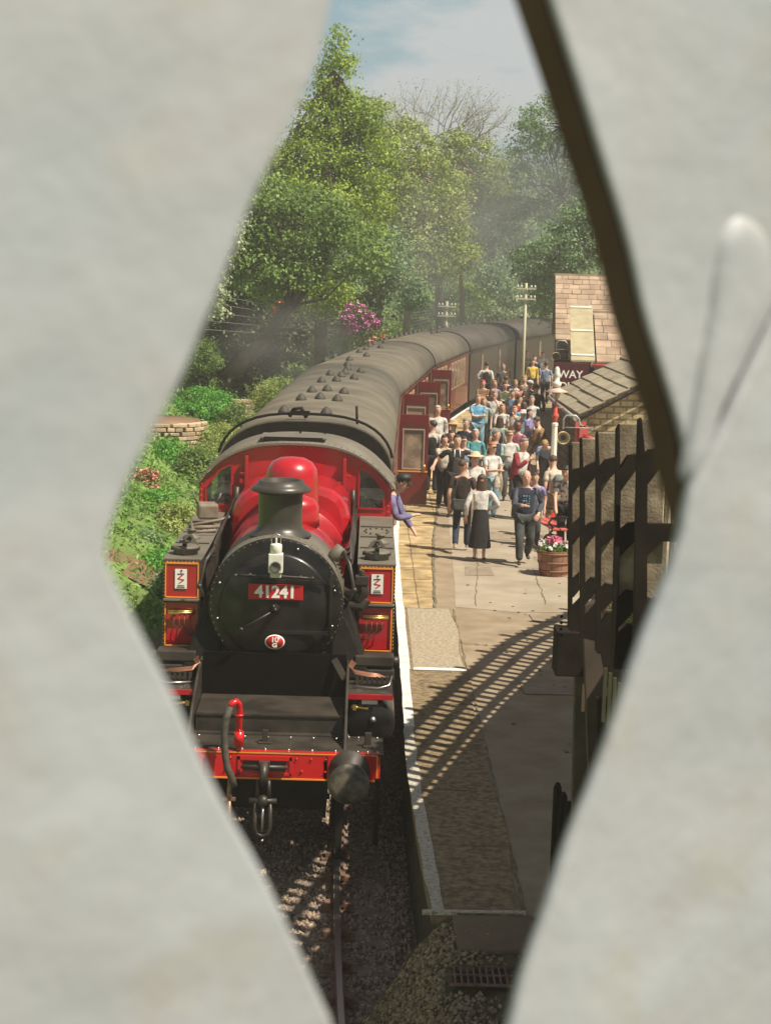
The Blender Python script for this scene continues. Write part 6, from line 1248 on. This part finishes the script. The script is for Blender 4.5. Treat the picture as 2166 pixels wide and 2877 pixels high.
Pn(1032, 285, 'person in a navy jacket behind the fair haired woman in white', face=10, h=1.78, top=navy, bot=black, hair=h_br, sleeve='long')
Pn(1212, 545, 'woman in a lavender blouse left of the tan jacket', face=120, h=1.60, top=purple, bot=beige, hair=h_dk, hairlen='long', arms=('hold', 'hold'))
Pn(985, 600, 'brown haired woman with a black backpack seen from behind in the middle of the platform', face=5, h=1.64, top=mint, bot=jeans, hair=h_br, hairlen='long', bag=('backpack', black))
Pn(1100, 520, 'woman in a cream blouse left of the turquoise T-shirt', face=190, h=1.62, top=cream, bot=grey, hair=h_gi, hairlen='bob', arms=('face', 'hold'))
# driver leaning from the cab, fireman inside
person(0, 0, 'engine driver in a black cap and violet overalls leaning out of the cab', pos=(1.12, 23.6, 1.75), zfl=1.75, face=100, h=1.72, top=C_('violet_overalls', (.20, .18, .33)), bot=C_('violet_overalls', (.20, .18, .33)), hair=h_dk, hat=('cap', mat('greasy_black_cap', (.02, .018, .015), .6)), arms=('low', 'hold'), sleeve='long', lean=.50)
person(0, 0, 'fireman in dark overalls standing inside the cab behind the window', pos=(.72, 24.0, 1.62), zfl=1.62, face=178, h=1.70, top=C_('violet_overalls', (.20, .18, .33)), bot=black, hair=h_dk, sleeve='long')
# sloping wooden boarding ramp by the first carriages
rp_ = thing('boarding_ramp', 'tan wooden boarding ramp leaning by the carriage doors', 'ramp', (2.75, 45, .92), R(-14))
MB().prism([(-.45, -2.2, .02), (.45, -2.2, .02), (.45, 2.2, .62), (-.45, 2.2, .62)], (0, 0, .05)).build('deck', mat('tan_plywood', (.50, .34, .17), .7, c2=(.58, .42, .23), sc=2), rp_)
for sx in (-.47, .47): MB().prism([(sx, -2.2, .02), (sx, 2.2, .62), (sx, 2.2, .74), (sx, -2.2, .14)], (.03, 0, 0)).build('kerb', mat('pale_kerb', (.60, .50, .34), .6), rp_)
MB().box((-.4, 2.1, .3), (.06, .06, .6)).box((.4, 2.1, .3), (.06, .06, .6)).build('legs', M_dark, rp_)
# ------------------------------------------------------------ haze and smoke
def vol(name, dens, col, **kw):
    m = bpy.data.materials.new(name); m.use_nodes = True; t = m.node_tree; t.nodes.clear()
    o = N(t, 'ShaderNodeOutputMaterial'); v = N(t, 'ShaderNodeVolumePrincipled'); v.inputs['Density'].default_value = dens; v.inputs['Color'].default_value = (*col, 1); v.inputs['Anisotropy'].default_value = .2
    t.links.new(v.outputs[0], o.inputs['Volume']); return m, v, t
m, v, t = vol('thin_haze', .0019, (.90, .85, .76))
hz = MB().box((20, 200, 8), (620, 470, 22)).build('haze', m, kind='stuff', label='thin pale haze in the air', cat='haze')
def smoke(loc, r_, dens, col, label, rot=(0, 0, 0), sc=1.2, seed=0):
    m, v, t = vol('smoke_'+str(seed), dens, col)
    tc_ = N(t, 'ShaderNodeTexCoord'); nz = N(t, 'ShaderNodeTexNoise'); nz.noise_dimensions = '4D'; nz.inputs['W'].default_value = seed; nz.inputs['Scale'].default_value = sc; nz.inputs['Detail'].default_value = 3
    gr = N(t, 'ShaderNodeTexGradient'); gr.gradient_type = 'SPHERICAL'; r1 = N(t, 'ShaderNodeMapRange'); r1.inputs[1].default_value = .35; r1.inputs[2].default_value = .7
    mu = N(t, 'ShaderNodeMath', operation='MULTIPLY'); m2 = N(t, 'ShaderNodeMath', operation='MULTIPLY'); m2.inputs[1].default_value = dens
    t.links.new(tc_.outputs['Object'], nz.inputs[0]); t.links.new(nz.outputs[0], r1.inputs[0]); t.links.new(tc_.outputs['Object'], gr.inputs[0]); t.links.new(gr.outputs[1], mu.inputs[0]); t.links.new(r1.outputs[0], mu.inputs[1]); t.links.new(mu.outputs[0], m2.inputs[0]); t.links.new(m2.outputs[0], v.inputs['Density'])
    o = MB().sph((0, 0, 0), 1, 20, 14).build('smoke', m, kind='stuff', label=label, cat='smoke'); o.location = loc; o.scale = r_; o.rotation_euler = rot; return o
smoke((-1.3, 50, 4.0), (2.6, 6, 1.5), .12, (.74, .73, .66), 'thin grey smoke drifting over the first carriage roof', seed=1, sc=1.6)
smoke((3.6, 78, 6.6), (3.6, 6, 4.6), .12, (.70, .72, .72), 'bluish smoke rising behind the middle of the train', seed=2, sc=1.3)
smoke((8.0, 84, 9.0), (5.5, 7, 4.2), .14, (.62, .64, .66), 'faint smoke spreading in front of the far trees', seed=3, sc=1.3)
smoke((4.8, 70, 3.6), (3.0, 6, 1.5), .12, (.60, .60, .56), 'brownish smoke hanging along the dark carriage', seed=4, sc=1.6)
smoke((7, 98, 8.5), (14, 17, 9), .028, (.74, .78, .74), 'broad veil of steam hanging in front of the far trees', seed=5, sc=.8)
